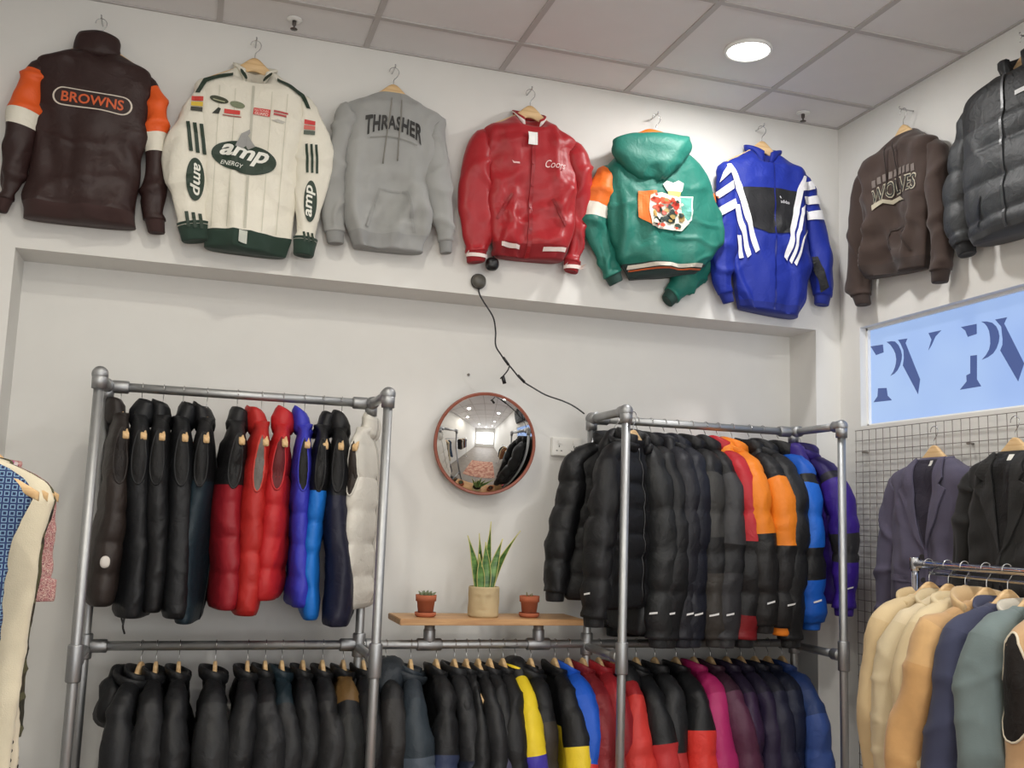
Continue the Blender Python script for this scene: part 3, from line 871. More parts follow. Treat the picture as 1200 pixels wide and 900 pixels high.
poly([(-.15, -.338), (-.128, -.312), (-.118, -.316), (-.124, -.338)], 'badge', P_((40, 44, 36)), t, B, .004)
poly([(-.105, -.315), (-.045, -.315), (-.045, -.333), (-.105, -.333)], 'badge', P_((208, 64, 58)), t, B, .004)
poly([(-.11, -.338), (-.04, -.34), (-.04, -.345), (-.11, -.343)], 'badge', P_((150, 90, 80)), t, B, .004)
poly([(.006, -.292), (.070, -.297), (.068, -.326), (.004, -.320)], 'badge', P_((206, 50, 50)), t, B, .004)
word('NATIONAL', .037, -.303, .055, .010, P_((240, 215, 205)), t, B, rot=-.07, off=.005)
word('GUARD', .036, -.316, .052, .012, P_((240, 215, 205)), t, B, rot=-.07, off=.005, bold=.02)
for zz, w_ in ((-.300, .056), (-.312, .05)):
    poly([(.082, zz + .004), (.082 + w_, zz), (.082 + w_, zz - .008), (.082, zz - .004)], 'badge', P_((176, 74, 74)), t, B, .004)
poly([(.075, -.338), (.10, -.332), (.13, -.34), (.12, -.348), (.095, -.344)], 'badge', P_((186, 184, 176)), t, B, .004)
def stripes(x0, z0, x1, z1, gapx, w, n=3):
    for k in range(n):
        poly([(x0 + k * gapx, z0), (x0 + k * gapx + w, z0 + .002), (x1 + k * gapx + w, z1 + .002), (x1 + k * gapx, z1)], 'sleeve_stripe', P_(DG), t, B, .004)
stripes(-.243, -.389, -.222, -.512, .025, .014)
stripes(-.222, -.748, -.210, -.806, .025, .013)
stripes(.212, -.413, .222, -.533, .019, .010)
stripes(.224, -.770, .230, -.812, .017, .009)
for x, z, a_, b_, r in ((-.192, -.618, .034, .084, .05), (.247, -.645, .026, .082, .04)):
    poly(ellipse(x, z, a_, b_, r), 'oval_badge', P_(DG), t, B, .004)
    word('amp', x, z, .125, .036, P_((230, 230, 220)), t, B, bold=.02, shear=.2, rot=(PI / 2 if x > 0 else -PI / 2) + r * .8, off=.006)
for x, z, cs in ((-.208, -.275, ((198, 60, 52), (222, 190, 70), (70, 70, 64))), (.226, -.31, ((200, 60, 60), (206, 110, 100), (90, 100, 90)))):
    for k, cc in enumerate(cs):
        poly([(x - .022, z - k * .022), (x + .022, z - k * .022), (x + .022, z - .018 - k * .022), (x - .022, z - .018 - k * .022)], 'badge', P_(cc), t, B, .004)
for dx in (-.045, .048):
    poly(ellipse(dx + .004, -.146, .024, .009, -1.0 if dx < 0 else .85, 16), 'collar_badge', P_(DG), t, B, .022)
poly([(-.006, -.20), (.004, -.20), (.008, -.79), (-.002, -.79)], 'zip', P_((188, 186, 172)), t, B, .003)
for xx in (-.13, -.07, .07, .13):
    poly([(xx, -.22), (xx + .003, -.22), (xx * .95 + .003, -.79), (xx * .95, -.79)], 'seam', P_((204, 202, 186)), t, B, .0015)
poly([(-.018, -.80), (.014, -.802), (.014, -.85), (-.018, -.848)], 'badge', P_((196, 200, 190)), t, B, .004)
hanger(loc, 0, 'wooden hanger holding the white racing jacket')
peg(loc, (0, -1, 0), 'small hook above the white racing jacket')

# 3 grey hooded sweatshirt
GY = (156, 157, 155)
loc = (-2.231, -WGAP, 3.457)
t, parts, B, G = wall_garment('hooded_sweatshirt', 'light grey hooded sweatshirt with black arched chest lettering', 'sweatshirt', loc, 0,
    [[(-.062, -.100), (.068, -.098)], [(-.13, -.142), (.135, -.138)], [(-.206, -.184), (.211, -.178)], [(-.196, -.29), (.203, -.26)], [(-.180, -.45), (.192, -.43)], [(-.166, -.61), (.178, -.60)], [(-.155, -.71), (.172, -.695)], [(-.138, -.775), (.158, -.772)]],
    [(-.190, -.215, .042), (-.206, -.348, .048), (-.220, -.513, .052), (-.214, -.66, .050), (-.210, -.725, .044)],
    [(.196, -.210, .042), (.214, -.34, .050), (.222, -.489, .052), (.236, -.616, .046), (.250, -.71, .034)],
    GY, 'cotton', 31, depth=.12, crumple=.004, hem=.06, hemc=(148, 149, 148), cuffc=(140, 141, 140), fold=.017)
hc = M(GY, 'cotton')
collar_sweep('hood', t, hc, -.165, .092, .044, .075, .016, gap=.12, drop=.03, flare=-.022, seed=8, rough=.004)
blob('hood_back', t, hc, (.004, .015, -.135), (.082, .028, .05), 9, .006)
for x, x2, zz in ((-.020, -.040, -.43), (.022, .020, -.41)):
    pts = []
    for k in np.linspace(0, 1, 12):
        xx = x + (x2 - x) * k; z_ = -.155 + (zz + .155) * k
        h = B.ray_cast(Vector((xx, -1, z_)), Vector((0, 1, 0))); pts.append((xx, (h[0].y if h[0] else -.06) - .005 - .018 * (1 - k)**2, z_))
    pipe('drawstring', pts, .0032, M((132, 130, 124), 'cotton'), t, seg=6)
word('THRASHER', -.002, -.254, .240, .058, P_((44, 43, 42)), t, B, bold=.035, arc=.030, grow=.55, off=.004, space=1.06)
poly([(-.10 + .2 * k, -.328 + .018 * math.sin(PI * k)) for k in np.linspace(0, 1, 14)] + [(.10 - .2 * k, -.334 + .018 * math.sin(PI * k)) for k in np.linspace(0, 1, 14)], 'lettering', P_((136, 136, 132)), t, B, .0035)
poly([(-.095, -.70), (-.05, -.53), (.07, -.53), (.115, -.70), (.10, -.70), (.062, -.54), (-.042, -.54), (-.08, -.70)], 'pocket_seam', M((146, 147, 145), 'cotton'), t, B, .0015)
hanger(loc, 0, 'wooden hanger holding the light grey hooded sweatshirt')
peg(loc, (0, -1, 0), 'small hook above the light grey sweatshirt')

# 4 red satin bomber
RD = (162, 26, 34)
loc = (-1.623, -WGAP, 3.462)
t, parts, B, G = wall_garment('bomber_jacket', 'red satin bomber jacket with white striped rib trims', 'jacket', loc, 0,
    [[(-.066, -.105), (.064, -.105)], [(-.13, -.150), (.13, -.150)], [(-.223, -.205), (.208, -.203)], [(-.200, -.314), (.202, -.29)], [(-.188, -.482), (.206, -.45)], [(-.178, -.62), (.200, -.60)], [(-.160, -.690), (.180, -.680)], [(-.136, -.752), (.162, -.745)]],
    [(-.206, -.245, .050), (-.226, -.396, .068), (-.240, -.549, .076), (-.234, -.68, .068), (-.224, -.745, .050)],
    [(.200, -.237, .044), (.226, -.39, .050), (.232, -.525, .054), (.230, -.66, .054), (.214, -.742, .042)],
    RD, 'satin', 41, depth=.125, scoop=.085, lin=(96, 18, 24), crumple=.006, hem=.055, hemc=(140, 24, 32), cuffc=(146, 24, 32), fold=.012, blouse=.14, cuff=.045, cuff_r=.85)
cl_ = ring_collar(t, G[0], M(RD, 'rib'), -.062, -.142, .007, 3, .30)
ring_collar(cl_, G[0], M((232, 226, 220), 'rib'), -.062, -.142, .0085, 3, .30, 'collar_stripe', .35)
WS = M((236, 220, 214), 'rib')
poly([(-.132, -.703), (-.045, -.706), (-.045, -.722), (-.130, -.720)], 'hem_stripe', WS, t, B, .004)
poly([(.055, -.706), (.158, -.698), (.156, -.716), (.055, -.722)], 'hem_stripe', WS, t, B, .004)
poly([(-.273, -.757), (-.176, -.757), (-.178, -.772), (-.270, -.772)], 'cuff_stripe', WS, t, B, .004)
poly([(.166, -.760), (.252, -.757), (.250, -.774), (.168, -.776)], 'cuff_stripe', WS, t, B, .004)
poly([(-.010, -.21), (.006, -.21), (.004, -.75), (-.012, -.75)], 'placket', M((148, 22, 30), 'satin'), t, B, .003, thick=.003)
for k in range(6):
    poly(ellipse(-.002, -.25 - k * .095, .006, .006, 0, 12), 'snap_button', M((150, 24, 32), 'plastic'), t, B, .007, thick=.002)
for sg in (-1, 1):
    poly([(sg * .085, -.49), (sg * .095, -.485), (sg * .155, -.60), (sg * .145, -.605)], 'pocket_welt', M((140, 22, 30), 'satin'), t, B, .003, thick=.003)
word('Coors', .098, -.337, .092, .034, P_((236, 206, 204)), t, B, bold=.0, shear=.35, off=.009)
poly([(-.10, -.343), (-.09, -.349), (-.066, -.348), (-.064, -.355), (-.092, -.356)], 'embroidery', P_((228, 186, 184)), t, B, .004)
tagm = poly([(-.034, -.210), (.010, -.206), (.012, -.262), (-.032, -.266)], 'price_tag', M((236, 236, 232), 'print'), t, B, .014, thick=.001)
hanger(loc, 0, 'wooden hanger holding the red satin bomber jacket')
peg(loc, (0, -1, 0), 'small hook above the red satin bomber jacket')

# 5 green hooded team jacket, back to the room
GR = (34, 112, 98); OJ = (236, 116, 40)
loc = (-1.014, -WGAP, 3.445)
t, parts, B, G = wall_garment('hooded_team_jacket', 'teal green hooded jacket with orange shoulder panel and picture patch on back', 'jacket', loc, 0,
    [[(-.14, -.150), (.09, -.112)], [(-.20, -.205), (.16, -.160)], [(-.250, -.280), (.230, -.225)], [(-.258, -.334), (.266, -.30)], [(-.250, -.45), (.306, -.431)], [(-.235, -.60), (.304, -.57)], [(-.190, -.705), (.235, -.67)], [(-.155, -.77), (.195, -.715)]],
    [(-.236, -.314, .056), (-.284, -.418, .074), (-.300, -.536, .076), (-.256, -.670, .064), (-.205, -.760, .046)],
    [(.262, -.339, .050, .012), (.292, -.498, .064, .014), (.262, -.643, .070, .016), (.178, -.745, .062, .018), (.10, -.815, .044, .018)],
    GR, 'nylon', 51, depth=.14, crumple=.007, hem=.045, hemc=(40, 58, 56), bl=[(.06, GR), (.36, OJ), (.47, (232, 226, 214)), (1, GR)], br=[(.06, GR), (.30, OJ), (.4, (232, 226, 214)), (1, GR)], cuffc=(28, 60, 54), fold=.012, blouse=.14, cuff=.04)
hd = blob('hood', t, M(GR, 'nylon'), (-.062, -.092, -.228), (.158, .046, .108), 14, .008, 40, 56, taper=.45, tilt=.15, fold=.008)
blob('hood_lining', t, M(OJ, 'nylon'), (-.070, -.062, -.140), (.125, .030, .058), 15, .006, 24, 40, taper=-.5, tilt=.22, fold=.004)
poly([(-.155, -.722), (.198, -.680), (.198, -.695), (-.155, -.738)], 'hem_stripe', M((226, 220, 206), 'rib'), t, B, .004)
poly([(-.155, -.742), (.198, -.700), (.198, -.706), (-.155, -.748)], 'hem_stripe', M((196, 92, 44), 'rib'), t, B, .004)
# patch: abstract shapes only
poly([(-.130, -.392), (-.045, -.382), (-.05, -.545), (-.070, -.548), (-.125, -.510)], 'patch_field', P_((240, 124, 52)), t, B, .004)
poly([(.070, -.388), (.146, -.378), (.136, -.490), (.100, -.522), (.070, -.50)], 'patch_border', P_((226, 236, 228)), t, B, .004)
poly([(.074, -.394), (.139, -.385), (.130, -.486), (.100, -.510), (.074, -.49)], 'patch_field', P_((96, 172, 158)), t, B, .0055)
poly([(-.075, -.405), (-.02, -.385), (.075, -.395), (.09, -.47), (.125, -.505), (.09, -.545), (-.03, -.555), (-.075, -.55), (-.085, -.48)], 'patch_border', P_((226, 222, 206)), t, B, .0065)
rng = np.random.RandomState(4)
cols_ = [(214, 74, 48), (224, 96, 60), (40, 62, 54), (198, 60, 44), (150, 124, 70), (30, 48, 44), (222, 210, 190), (206, 84, 60), (52, 74, 66), (176, 140, 70), (120, 150, 130), (188, 60, 50)]
for k, (px, pz, r1, r2) in enumerate(((-.05, -.425, .022, .016), (.0, -.42, .03, .014), (-.045, -.515, .02, .014), (.05, -.435, .022, .018), (.085, -.485, .016, .02), (.02, -.505, .034, .016), (.0, -.462, .016, .012), (-.04, -.462, .024, .016), (.07, -.525, .018, .01), (-.062, -.49, .009, .02), (.045, -.48, .016, .009), (.02, -.445, .018, .01))):
    pts = [(px + r1 * math.cos(q) * (1 + .35 * rng.uniform(-1, 1)), pz + r2 * math.sin(q) * (1 + .35 * rng.uniform(-1, 1))) for q in np.linspace(0, 2 * PI, 11, endpoint=False)]
    poly(pts, 'patch_motif', P_(cols_[k]), t, B, .008 + .0004 * k)
for k in range(26):
    px, pz = rng.uniform(-.068, .088), rng.uniform(-.545, -.405); r1 = rng.uniform(.006, .014)
    pts = [(px + r1 * math.cos(q) * rng.uniform(.6, 1.4), pz + r1 * math.sin(q) * rng.uniform(.5, 1.1)) for q in np.linspace(0, 2 * PI, 9, endpoint=False)]
    poly(pts, 'patch_motif', P_([(30, 44, 40), (214, 74, 48), (226, 220, 204), (40, 58, 52), (190, 66, 48), (168, 140, 80)][k % 6]), t, B, .0135 + .0002 * k)
poly([(-.012, -.345), (.01, -.325), (.04, -.332), (.065, -.318), (.092, -.328), (.088, -.36), (.078, -.372), (.012, -.378)], 'patch_motif', P_((230, 230, 220)), t, B, .006)
poly([(.012, -.372), (.078, -.368), (.074, -.392), (.016, -.394)], 'patch_motif', P_((214, 204, 110)), t, B, .007)
hanger((loc[0], loc[1], loc[2]), 0, 'wooden hanger hidden inside the teal green hooded jacket')
peg(loc, (0, -1, 0), 'small hook above the teal green jacket')

# 6 blue track jacket
BL = (19, 42, 146); WT = (232, 232, 236)
loc = (-.462, -WGAP, 3.475)
dx6 = -.017
t, parts, B, G = wall_garment('track_jacket', 'royal blue track jacket with white stripes and black chest panel', 'jacket', loc, 0,
    [[(-.075, -.112), (.098, -.112)], [(-.14, -.155), (.165, -.155)], [(-.205, -.195), (.220, -.195)], [(-.198, -.28), (.210, -.285)], [(-.172, -.47), (.216, -.46)], [(-.165, -.65), (.228, -.63)], [(-.156, -.80), (.220, -.80)], [(-.140, -.87), (.170, -.898)]],
    [(-.190, -.235, .050), (-.204, -.399, .062), (-.212, -.602, .060), (-.215, -.745, .050), (-.195, -.815, .038)],
    [(.215, -.235, .048), (.260, -.379, .058), (.302, -.583, .062), (.324, -.715, .060), (.318, -.775, .046)],
    BL, 'shell', 61, depth=.12, scoop=.055, lin=(18, 32, 110), crumple=.005, hem=.035, hemc=(17, 36, 126), cuffc=(17, 36, 126), fold=.010, cuff=.045)
ring_collar(t, G[0], M(BL, 'shell'), -.066, -.120, .008, 1, .2)
BK = (34, 35, 40)
poly([(-.150, -.318), (.028, -.305), (.168, -.306), (.100, -.515), (-.013, -.526), (-.100, -.496)], 'chest_panel', M(BK, 'shell'), t, B, .003)
for pts in ([(-.21, -.215), (-.186, -.212), (-.140, -.294), (-.049, -.609), (-.066, -.623), (-.160, -.32)], [(-.162, -.40), (-.142, -.40), (-.086, -.633), (-.104, -.65)], [(-.152, -.545), (-.134, -.545), (-.118, -.648), (-.136, -.652)],
            [(.205, -.225), (.186, -.225), (.150, -.30), (.075, -.631), (.092, -.647), (.180, -.317)], [(.196, -.365), (.172, -.385), (.102, -.646), (.111, -.661)], [(.196, -.49), (.176, -.52), (.119, -.656), (.129, -.671)],
            [(-.222, -.252), (-.206, -.222), (-.192, -.255), (-.232, -.300)], [(-.244, -.345), (-.176, -.290), (-.166, -.325), (-.246, -.385)], [(-.248, -.428), (-.160, -.372), (-.150, -.412), (-.246, -.472)],
            [(.178, -.262), (.245, -.235), (.262, -.272), (.182, -.298)], [(.190, -.325), (.285, -.298), (.302, -.338), (.200, -.358)], [(.205, -.392), (.308, -.368), (.320, -.414), (.215, -.428)]):
    poly([(x + dx6 * .5, z) for x, z in pts], 'stripe', M(WT, 'shell'), t, B, .005, thick=.001)
poly([(.235, -.60), (.262, -.60), (.315, -.745), (.285, -.77)], 'sleeve_panel', M(BK, 'shell'), t, B, .003)
word('adidas', .075, -.366, .05, .016, P_((214, 214, 220)), t, B, off=.0055, bold=.01)
poly([(.044, -.345), (.05, -.352), (.055, -.352), (.048, -.340)], 'logo_mark', P_((214, 214, 220)), t, B, .0055)
poly([(.016, -.15), (.022, -.15), (.026, -.88), (.020, -.88)], 'zip', M((18, 34, 120), 'plastic'), t, B, .0035)
hanger(loc, 0, 'wooden hanger holding the royal blue track jacket')
peg(loc, (0, -1, 0), 'small hook above the royal blue track jacket')

# ------------------------------------------------------------------ garments on the right wall
RW = -PI / 2
# 7 brown hoodie
CB = (60, 46, 40)
loc = (-WGAP, -.545, 3.436)
t, parts, B, G = wall_garment('hooded_sweatshirt', 'chocolate brown hooded sweatshirt with outlined chest lettering on the right wall', 'sweatshirt', loc, RW,
    [[(-.075, -.100), (.08, -.105)], [(-.15, -.140), (.14, -.150)], [(-.238, -.180), (.205, -.190)], [(-.240, -.29), (.200, -.305)], [(-.225, -.45), (.185, -.47)], [(-.215, -.60), (.17, -.63)], [(-.205, -.70), (.150, -.73)]],
    [(-.232, -.22, .044), (-.272, -.32, .052), (-.300, -.521, .056), (-.290, -.69, .056), (-.288, -.765, .048)],
    [(.190, -.23, .044), (.210, -.323, .050), (.224, -.495, .054), (.226, -.69, .054), (.222, -.765, .046)],
    CB, 'cotton', 71, depth=.12, hem=.05, hemc=(52, 40, 35), cuffc=(50, 38, 33), fold=.015, crumple=.004)
hc = M(CB, 'cotton')
collar_sweep('hood', t, hc, -.165, .095, .044, .072, .016, gap=.12, drop=.03, flare=-.022, seed=28, rough=.004)
blob('hood_back', t, hc, (0, .015, -.135), (.085, .028, .05), 29, .006)
for x, x2, zz in ((-.030, -.035, -.36), (.026, .036, -.38)):
    pts = []
    for k in np.linspace(0, 1, 12):
        xx = x + (x2 - x) * k; z_ = -.155 + (zz + .155) * k
        h = B.ray_cast(Vector((xx, -1, z_)), Vector((0, 1, 0))); pts.append((xx, (h[0].y if h[0] else -.06) - .007 - .018 * (1 - k)**2, z_))
    pipe('drawstring', pts, .003, M((40, 30, 26), 'cotton'), t, seg=6)
# faded arc of grey print above the big outlined word
for k in range(9):
    u = -1 + 2 * (k + .5) / 9; x0 = .015 + u * .135; z0 = -.288 - .02 * u * u
    poly([(x0 - .011, z0 - .016), (x0 + .011, z0 - .016), (x0 + .010, z0 + .016), (x0 - .010, z0 + .016)], 'faded_print', P_((112, 102, 96)), t, B, .003)
word('WOLVES', .018, -.352, .280, .074, P_((178, 170, 150)), t, B, bold=.035, arc=.016, off=.004)
word('WOLVES', .018, -.352, .272, .064, P_((40, 42, 38)), t, B, bold=.0, arc=.016, off=.0055)
pts = [(-.115, -.40), (-.06, -.385), (-.02, -.40), (.03, -.395), (.075, -.425), (.02, -.412), (-.02, -.418), (-.06, -.402), (-.11, -.425)]
poly(pts, 'swash', P_((170, 162, 142)), t, B, .004)
poly([(-.09, -.65), (-.05, -.52), (.05, -.52), (.09, -.65), (.08, -.65), (.043, -.53), (-.043, -.53), (-.08, -.65)], 'pocket_seam', M((50, 38, 33), 'cotton'), t, B, .0015)
hanger(loc, RW, 'wooden hanger holding the chocolate brown sweatshirt on the right wall')
peg(loc, (-1, 0, 0), 'small hook above the chocolate brown sweatshirt')

# 8 black and charcoal puffer
loc = (-WGAP, -1.225, 3.46)
CH = (70, 73, 76)
t, parts, B, G = wall_garment('puffer_jacket', 'charcoal puffer jacket with black shoulder yoke high on the right wall', 'jacket', loc, RW,
    [[(-.095, -.110), (.095, -.110)], [(-.17, -.135), (.17, -.135)], [(-.255, -.180), (.255, -.180)], [(-.262, -.33), (.262, -.33)], [(-.262, -.60), (.262, -.61)], [(-.256, -.70), (.256, -.71)], [(-.245, -.745), (.245, -.75)]],
    [(-.250, -.215, .056), (-.300, -.32, .064), (-.335, -.46, .070), (-.336, -.60, .068), (-.318, -.715, .048)],
    [(.250, -.215, .056), (.300, -.32, .064), (.335, -.46, .070), (.336, -.60, .068), (.318, -.715, .048)],
    CH, 'nylon', 81, depth=.155, scoop=.06, lin=(34, 34, 36), hem=.025, hemc=(52, 54, 56), sp=.135, zy=-.315, yc=(26, 28, 30), cuffc=(20, 20, 22), bl=[(.1, (30, 32, 34)), (1, CH)], br=[(.1, (30, 32, 34)), (1, CH)], cuff=.045)
ring_collar(t, G[0], M((26, 28, 30), 'nylon'), -.030, -.075, .014, 2, .12)
poly([(-.006, -.15), (.006, -.15), (.006, -.74), (-.006, -.74)], 'zip', M((60, 62, 64), 'plastic'), t, B, .003, thick=.002)
for sg in (-1, 1):
    poly([(sg * .115, -.59), (sg * .125, -.59), (sg * .155, -.70), (sg * .145, -.70)], 'pocket_zip', M((40, 40, 42), 'plastic'), t, B, .003, thick=.002)
poly([(.06, -.245), (.12, -.245), (.12, -.262), (.06, -.262)], 'logo_mark', P_((214, 214, 214)), t, B, .004)
hanger(loc, RW, 'wooden hanger holding the charcoal puffer on the right wall')
peg(loc, (-1, 0, 0), 'small hook above the charcoal puffer on the right wall')

# 9, 10 blazers on the wire grid
def blazer(loc, c, lin, label, seed, hl):
    t, parts, B, G = wall_garment('blazer', label, 'blazer', loc, RW,
        [[(-.080, -.105), (.080, -.105)], [(-.15, -.135), (.15, -.135)], [(-.210, -.172), (.210, -.172)], [(-.215, -.28), (.215, -.28)], [(-.205, -.45), (.205, -.45)], [(-.215, -.62), (.215, -.62)], [(-.220, -.74), (.220, -.74)]],
        [(-.195, -.215, .054), (-.250, -.36, .060), (-.285, -.53, .056), (-.300, -.70, .050), (-.302, -.75, .048)],
        [(.195, -.215, .054), (.235, -.36, .058), (.255, -.53, .054), (.262, -.70, .050), (.262, -.75, .048)],
        c, 'canvas', seed, depth=.11, fold=.012, crumple=.003, cuff=.012, cuff_r=.95)
    L_ = M(lin, 'shell'); bmat = M(c, 'canvas')
    poly([(-.070, -.115), (.075, -.115), (.062, -.25), (.010, -.46), (.0, -.46), (-.050, -.25)], 'lining', L_, t, B, .002)
    for sg in (-1, 1):
        q = lambda l: [(sg * x + .003, z) for x, z in l]
        poly(q([(.062, -.112), (.082, -.105), (.115, -.190), (.092, -.215), (.128, -.235), (.070, -.36), (.004, -.47), (.030, -.36), (.046, -.25)]), 'lapel', bmat, t, B, .006, thick=.006)
        poly(q([(.075, -.58), (.175, -.575), (.175, -.60), (.075, -.605)]), 'pocket_flap', bmat, t, B, .003, thick=.004)
    collar_sweep('collar', t, bmat, -.130, .078, .044, .035, .008, gap=.75, drop=.02, flare=.008, seed=seed)
    for k in range(2):
        poly(ellipse(-.012, -.50 - .09 * k, .010, .010, 0, 14), 'button', M((40, 38, 40), 'plastic'), t, B, .004, thick=.003)
    poly([(-.006, -.46), (.004, -.46), (.010, -.73), (0, -.73)], 'front_edge', bmat, t, B, .003, thick=.004)
    poly([(.012, -.120), (.034, -.120), (.034, -.142), (.012, -.142)], 'neck_label', P_((226, 224, 216)), t, B, .004)
    hanger(loc, RW, hl)
blazer((-WGAP - .035, -.735, 2.012), (84, 80, 100), (52, 48, 66), 'faded purple-grey blazer on the wire grid panel', 91, 'wooden hanger holding the purple-grey blazer on the wire grid')
blazer((-WGAP - .065, -1.185, 2.012), (38, 37, 36), (14, 14, 15), 'black blazer on the wire grid panel, cut by photo edge', 95, 'wooden hanger holding the black blazer on the wire grid')
# ------------------------------------------------------------------ patterned cloth
def ramp_mat(name, tex, stops, scale, const=False, rough=.9):
    m = bpy.data.materials.new(name); m.use_nodes = True
    nt = m.node_tree; N = nt.nodes; L = nt.links; b = N['Principled BSDF']; b.inputs['Roughness'].default_value = rough
    tc = N.new('ShaderNodeTexCoord')
    r = N.new('ShaderNodeValToRGB'); r.color_ramp.interpolation = 'CONSTANT' if const else 'LINEAR'
    el = r.color_ramp.elements
    el[0].position = stops[0][0]; el[0].color = srgb(stops[0][1]) + (1,)
    el[1].position = stops[1][0]; el[1].color = srgb(stops[1][1]) + (1,)
    for p, c in stops[2:]:
        e = el.new(p); e.color = srgb(c) + (1,)
    if tex == 'noise':
        n = N.new('ShaderNodeTexNoise'); n.inputs['Scale'].default_value = scale; n.inputs['Detail'].default_value = 1.5
        L.new(tc.outputs['Object'], n.inputs['Vector']); L.new(n.outputs['Fac'], r.inputs['Fac'])
    elif tex == 'dots':
        n = N.new('ShaderNodeTexVoronoi'); n.inputs['Scale'].default_value = scale; n.inputs['Randomness'].default_value = 0.15
        L.new(tc.outputs['Object'], n.inputs['Vector']); L.new(n.outputs['Distance'], r.inputs['Fac'])
    elif tex == 'plaid':
        w1 = N.new('ShaderNodeTexWave'); w1.bands_direction = 'X'; w1.inputs['Scale'].default_value = scale
        w2 = N.new('ShaderNodeTexWave'); w2.bands_direction = 'Z'; w2.inputs['Scale'].default_value = scale
        mx = N.new('ShaderNodeMath'); mx.operation = 'MAXIMUM'
        for w in (w1, w2): L.new(tc.outputs['Object'], w.inputs['Vector'])
        L.new(w2.outputs['Fac'], mx.inputs[1]); L.new(w1.outputs['Fac'], mx.inputs[0])
        L.new(mx.outputs[0], r.inputs['Fac'])
    L.new(r.outputs['Color'], b.inputs['Base Color'])
    return m

ORD = ['first', 'second', 'third', 'fourth', 'fifth', 'sixth', 'seventh', 'eighth', 'ninth', 'tenth', 'eleventh', 'twelfth']
def ordn(k):
    if k < 12: return ORD[k]
    n = k + 1
    tens = {1: '', 2: 'twenty', 3: 'thirty'}
    teen = {13: 'thirteenth', 14: 'fourteenth', 15: 'fifteenth', 16: 'sixteenth', 17: 'seventeenth', 18: 'eighteenth', 19: 'nineteenth', 20: 'twentieth', 30: 'thirtieth'}
    if n in teen: return teen[n]
    return tens[n // 10] + '-' + ORD[n % 10 - 1]

R90 = PI / 2
# ------------------------------------------------------------------ vests, upper rail of the left bay
NAVY = (34, 36, 62)
V_ = dict(vest=True, name='puffer_vest', ws=.178, wc=.198, d=.056, ch=.105, cth=.012, gap=.12, flare=-.014, crx=.072, cry=.68, cz=-.142, cdrop=.006, clevel=.14, crough=.006, L=.80, hemh=.025)
vests = [
 ('dark brown puffer vest', -3.195, 8, dict(c=(58, 48, 44), y=(50, 42, 39), sp=.11, L=.79, lin=(30, 22, 20), badge=(.01, -.635, .020))),
 ('black vest with hanging drawcords', -3.122, 4, dict(c=(27, 29, 33), L=.83, cords=True, d=.058)),
 ('slim black vest', -3.046, 0, dict(c=(25, 26, 29), L=.81)),
 ('black crinkled long vest', -2.974, 2, dict(c=(22, 24, 28), L=.83, d=.058)),
 ('dark teal vest with black shoulders', -2.887, -2, dict(c=(28, 50, 62), y=BLACK, zy=-.34, L=.85, d=.054)),
 ('dark red vest with black shoulders', -2.775, 2, dict(c=(142, 24, 36), y=(30, 30, 33), zy=-.35, L=.80, sp=.13, amp=.008)),
 ('glossy red puffer vest with silver armhole lining', -2.683, 0, dict(c=(172, 36, 33), sp=.115, L=.82, lin=(104, 98, 94), trim=(186, 60, 50), armh=(.018, .105))),
 ('bright red shorter puffer vest', -2.600, -4, dict(c=(178, 32, 36), sp=.115, L=.765, lin=(90, 20, 24))),
 ('violet blue puffer vest', -2.518, -4, dict(c=(52, 54, 172), sp=.115, L=.79, d=.044)),
 ('bright blue vest with black shoulders', -2.444, -6, dict(c=(22, 108, 196), y=BLACK, zy=-.36, L=.835, sp=.12, d=.042)),
 ('navy vest with black shoulders', -2.372, -10, dict(c=NAVY, y=BLACK, zy=-.37, L=.855, d=.052)),
 ('white puffer vest facing the right', -2.266, -26, dict(mark=False, armh=(.020, .105), c=(214, 210, 200), sp=.125, L=.80, d=.050, lin=(58, 48, 44), zip=(180, 176, 168))),
]
for k, (nm, x, da, s) in enumerate(vests):
    q = dict(V_); q.update(s); q['clean'] = (.22, -.18, .10, -.25, .2, -.1, .25, -.05, .15, -.2, .1, -.15)[k]
    rot = R90 + math.radians(da)
    rack_garment((x, YB, ZT), rot, nm + ' on the upper left rail', 'vest', 'vests on the upper left rail', q, 100 + k * 7)
    hanger((x, YB, ZT), rot, 'wooden hanger inside the %s on the upper left rail' % nm.split(' with')[0].split(' facing')[0], 'hangers on the upper left rail')

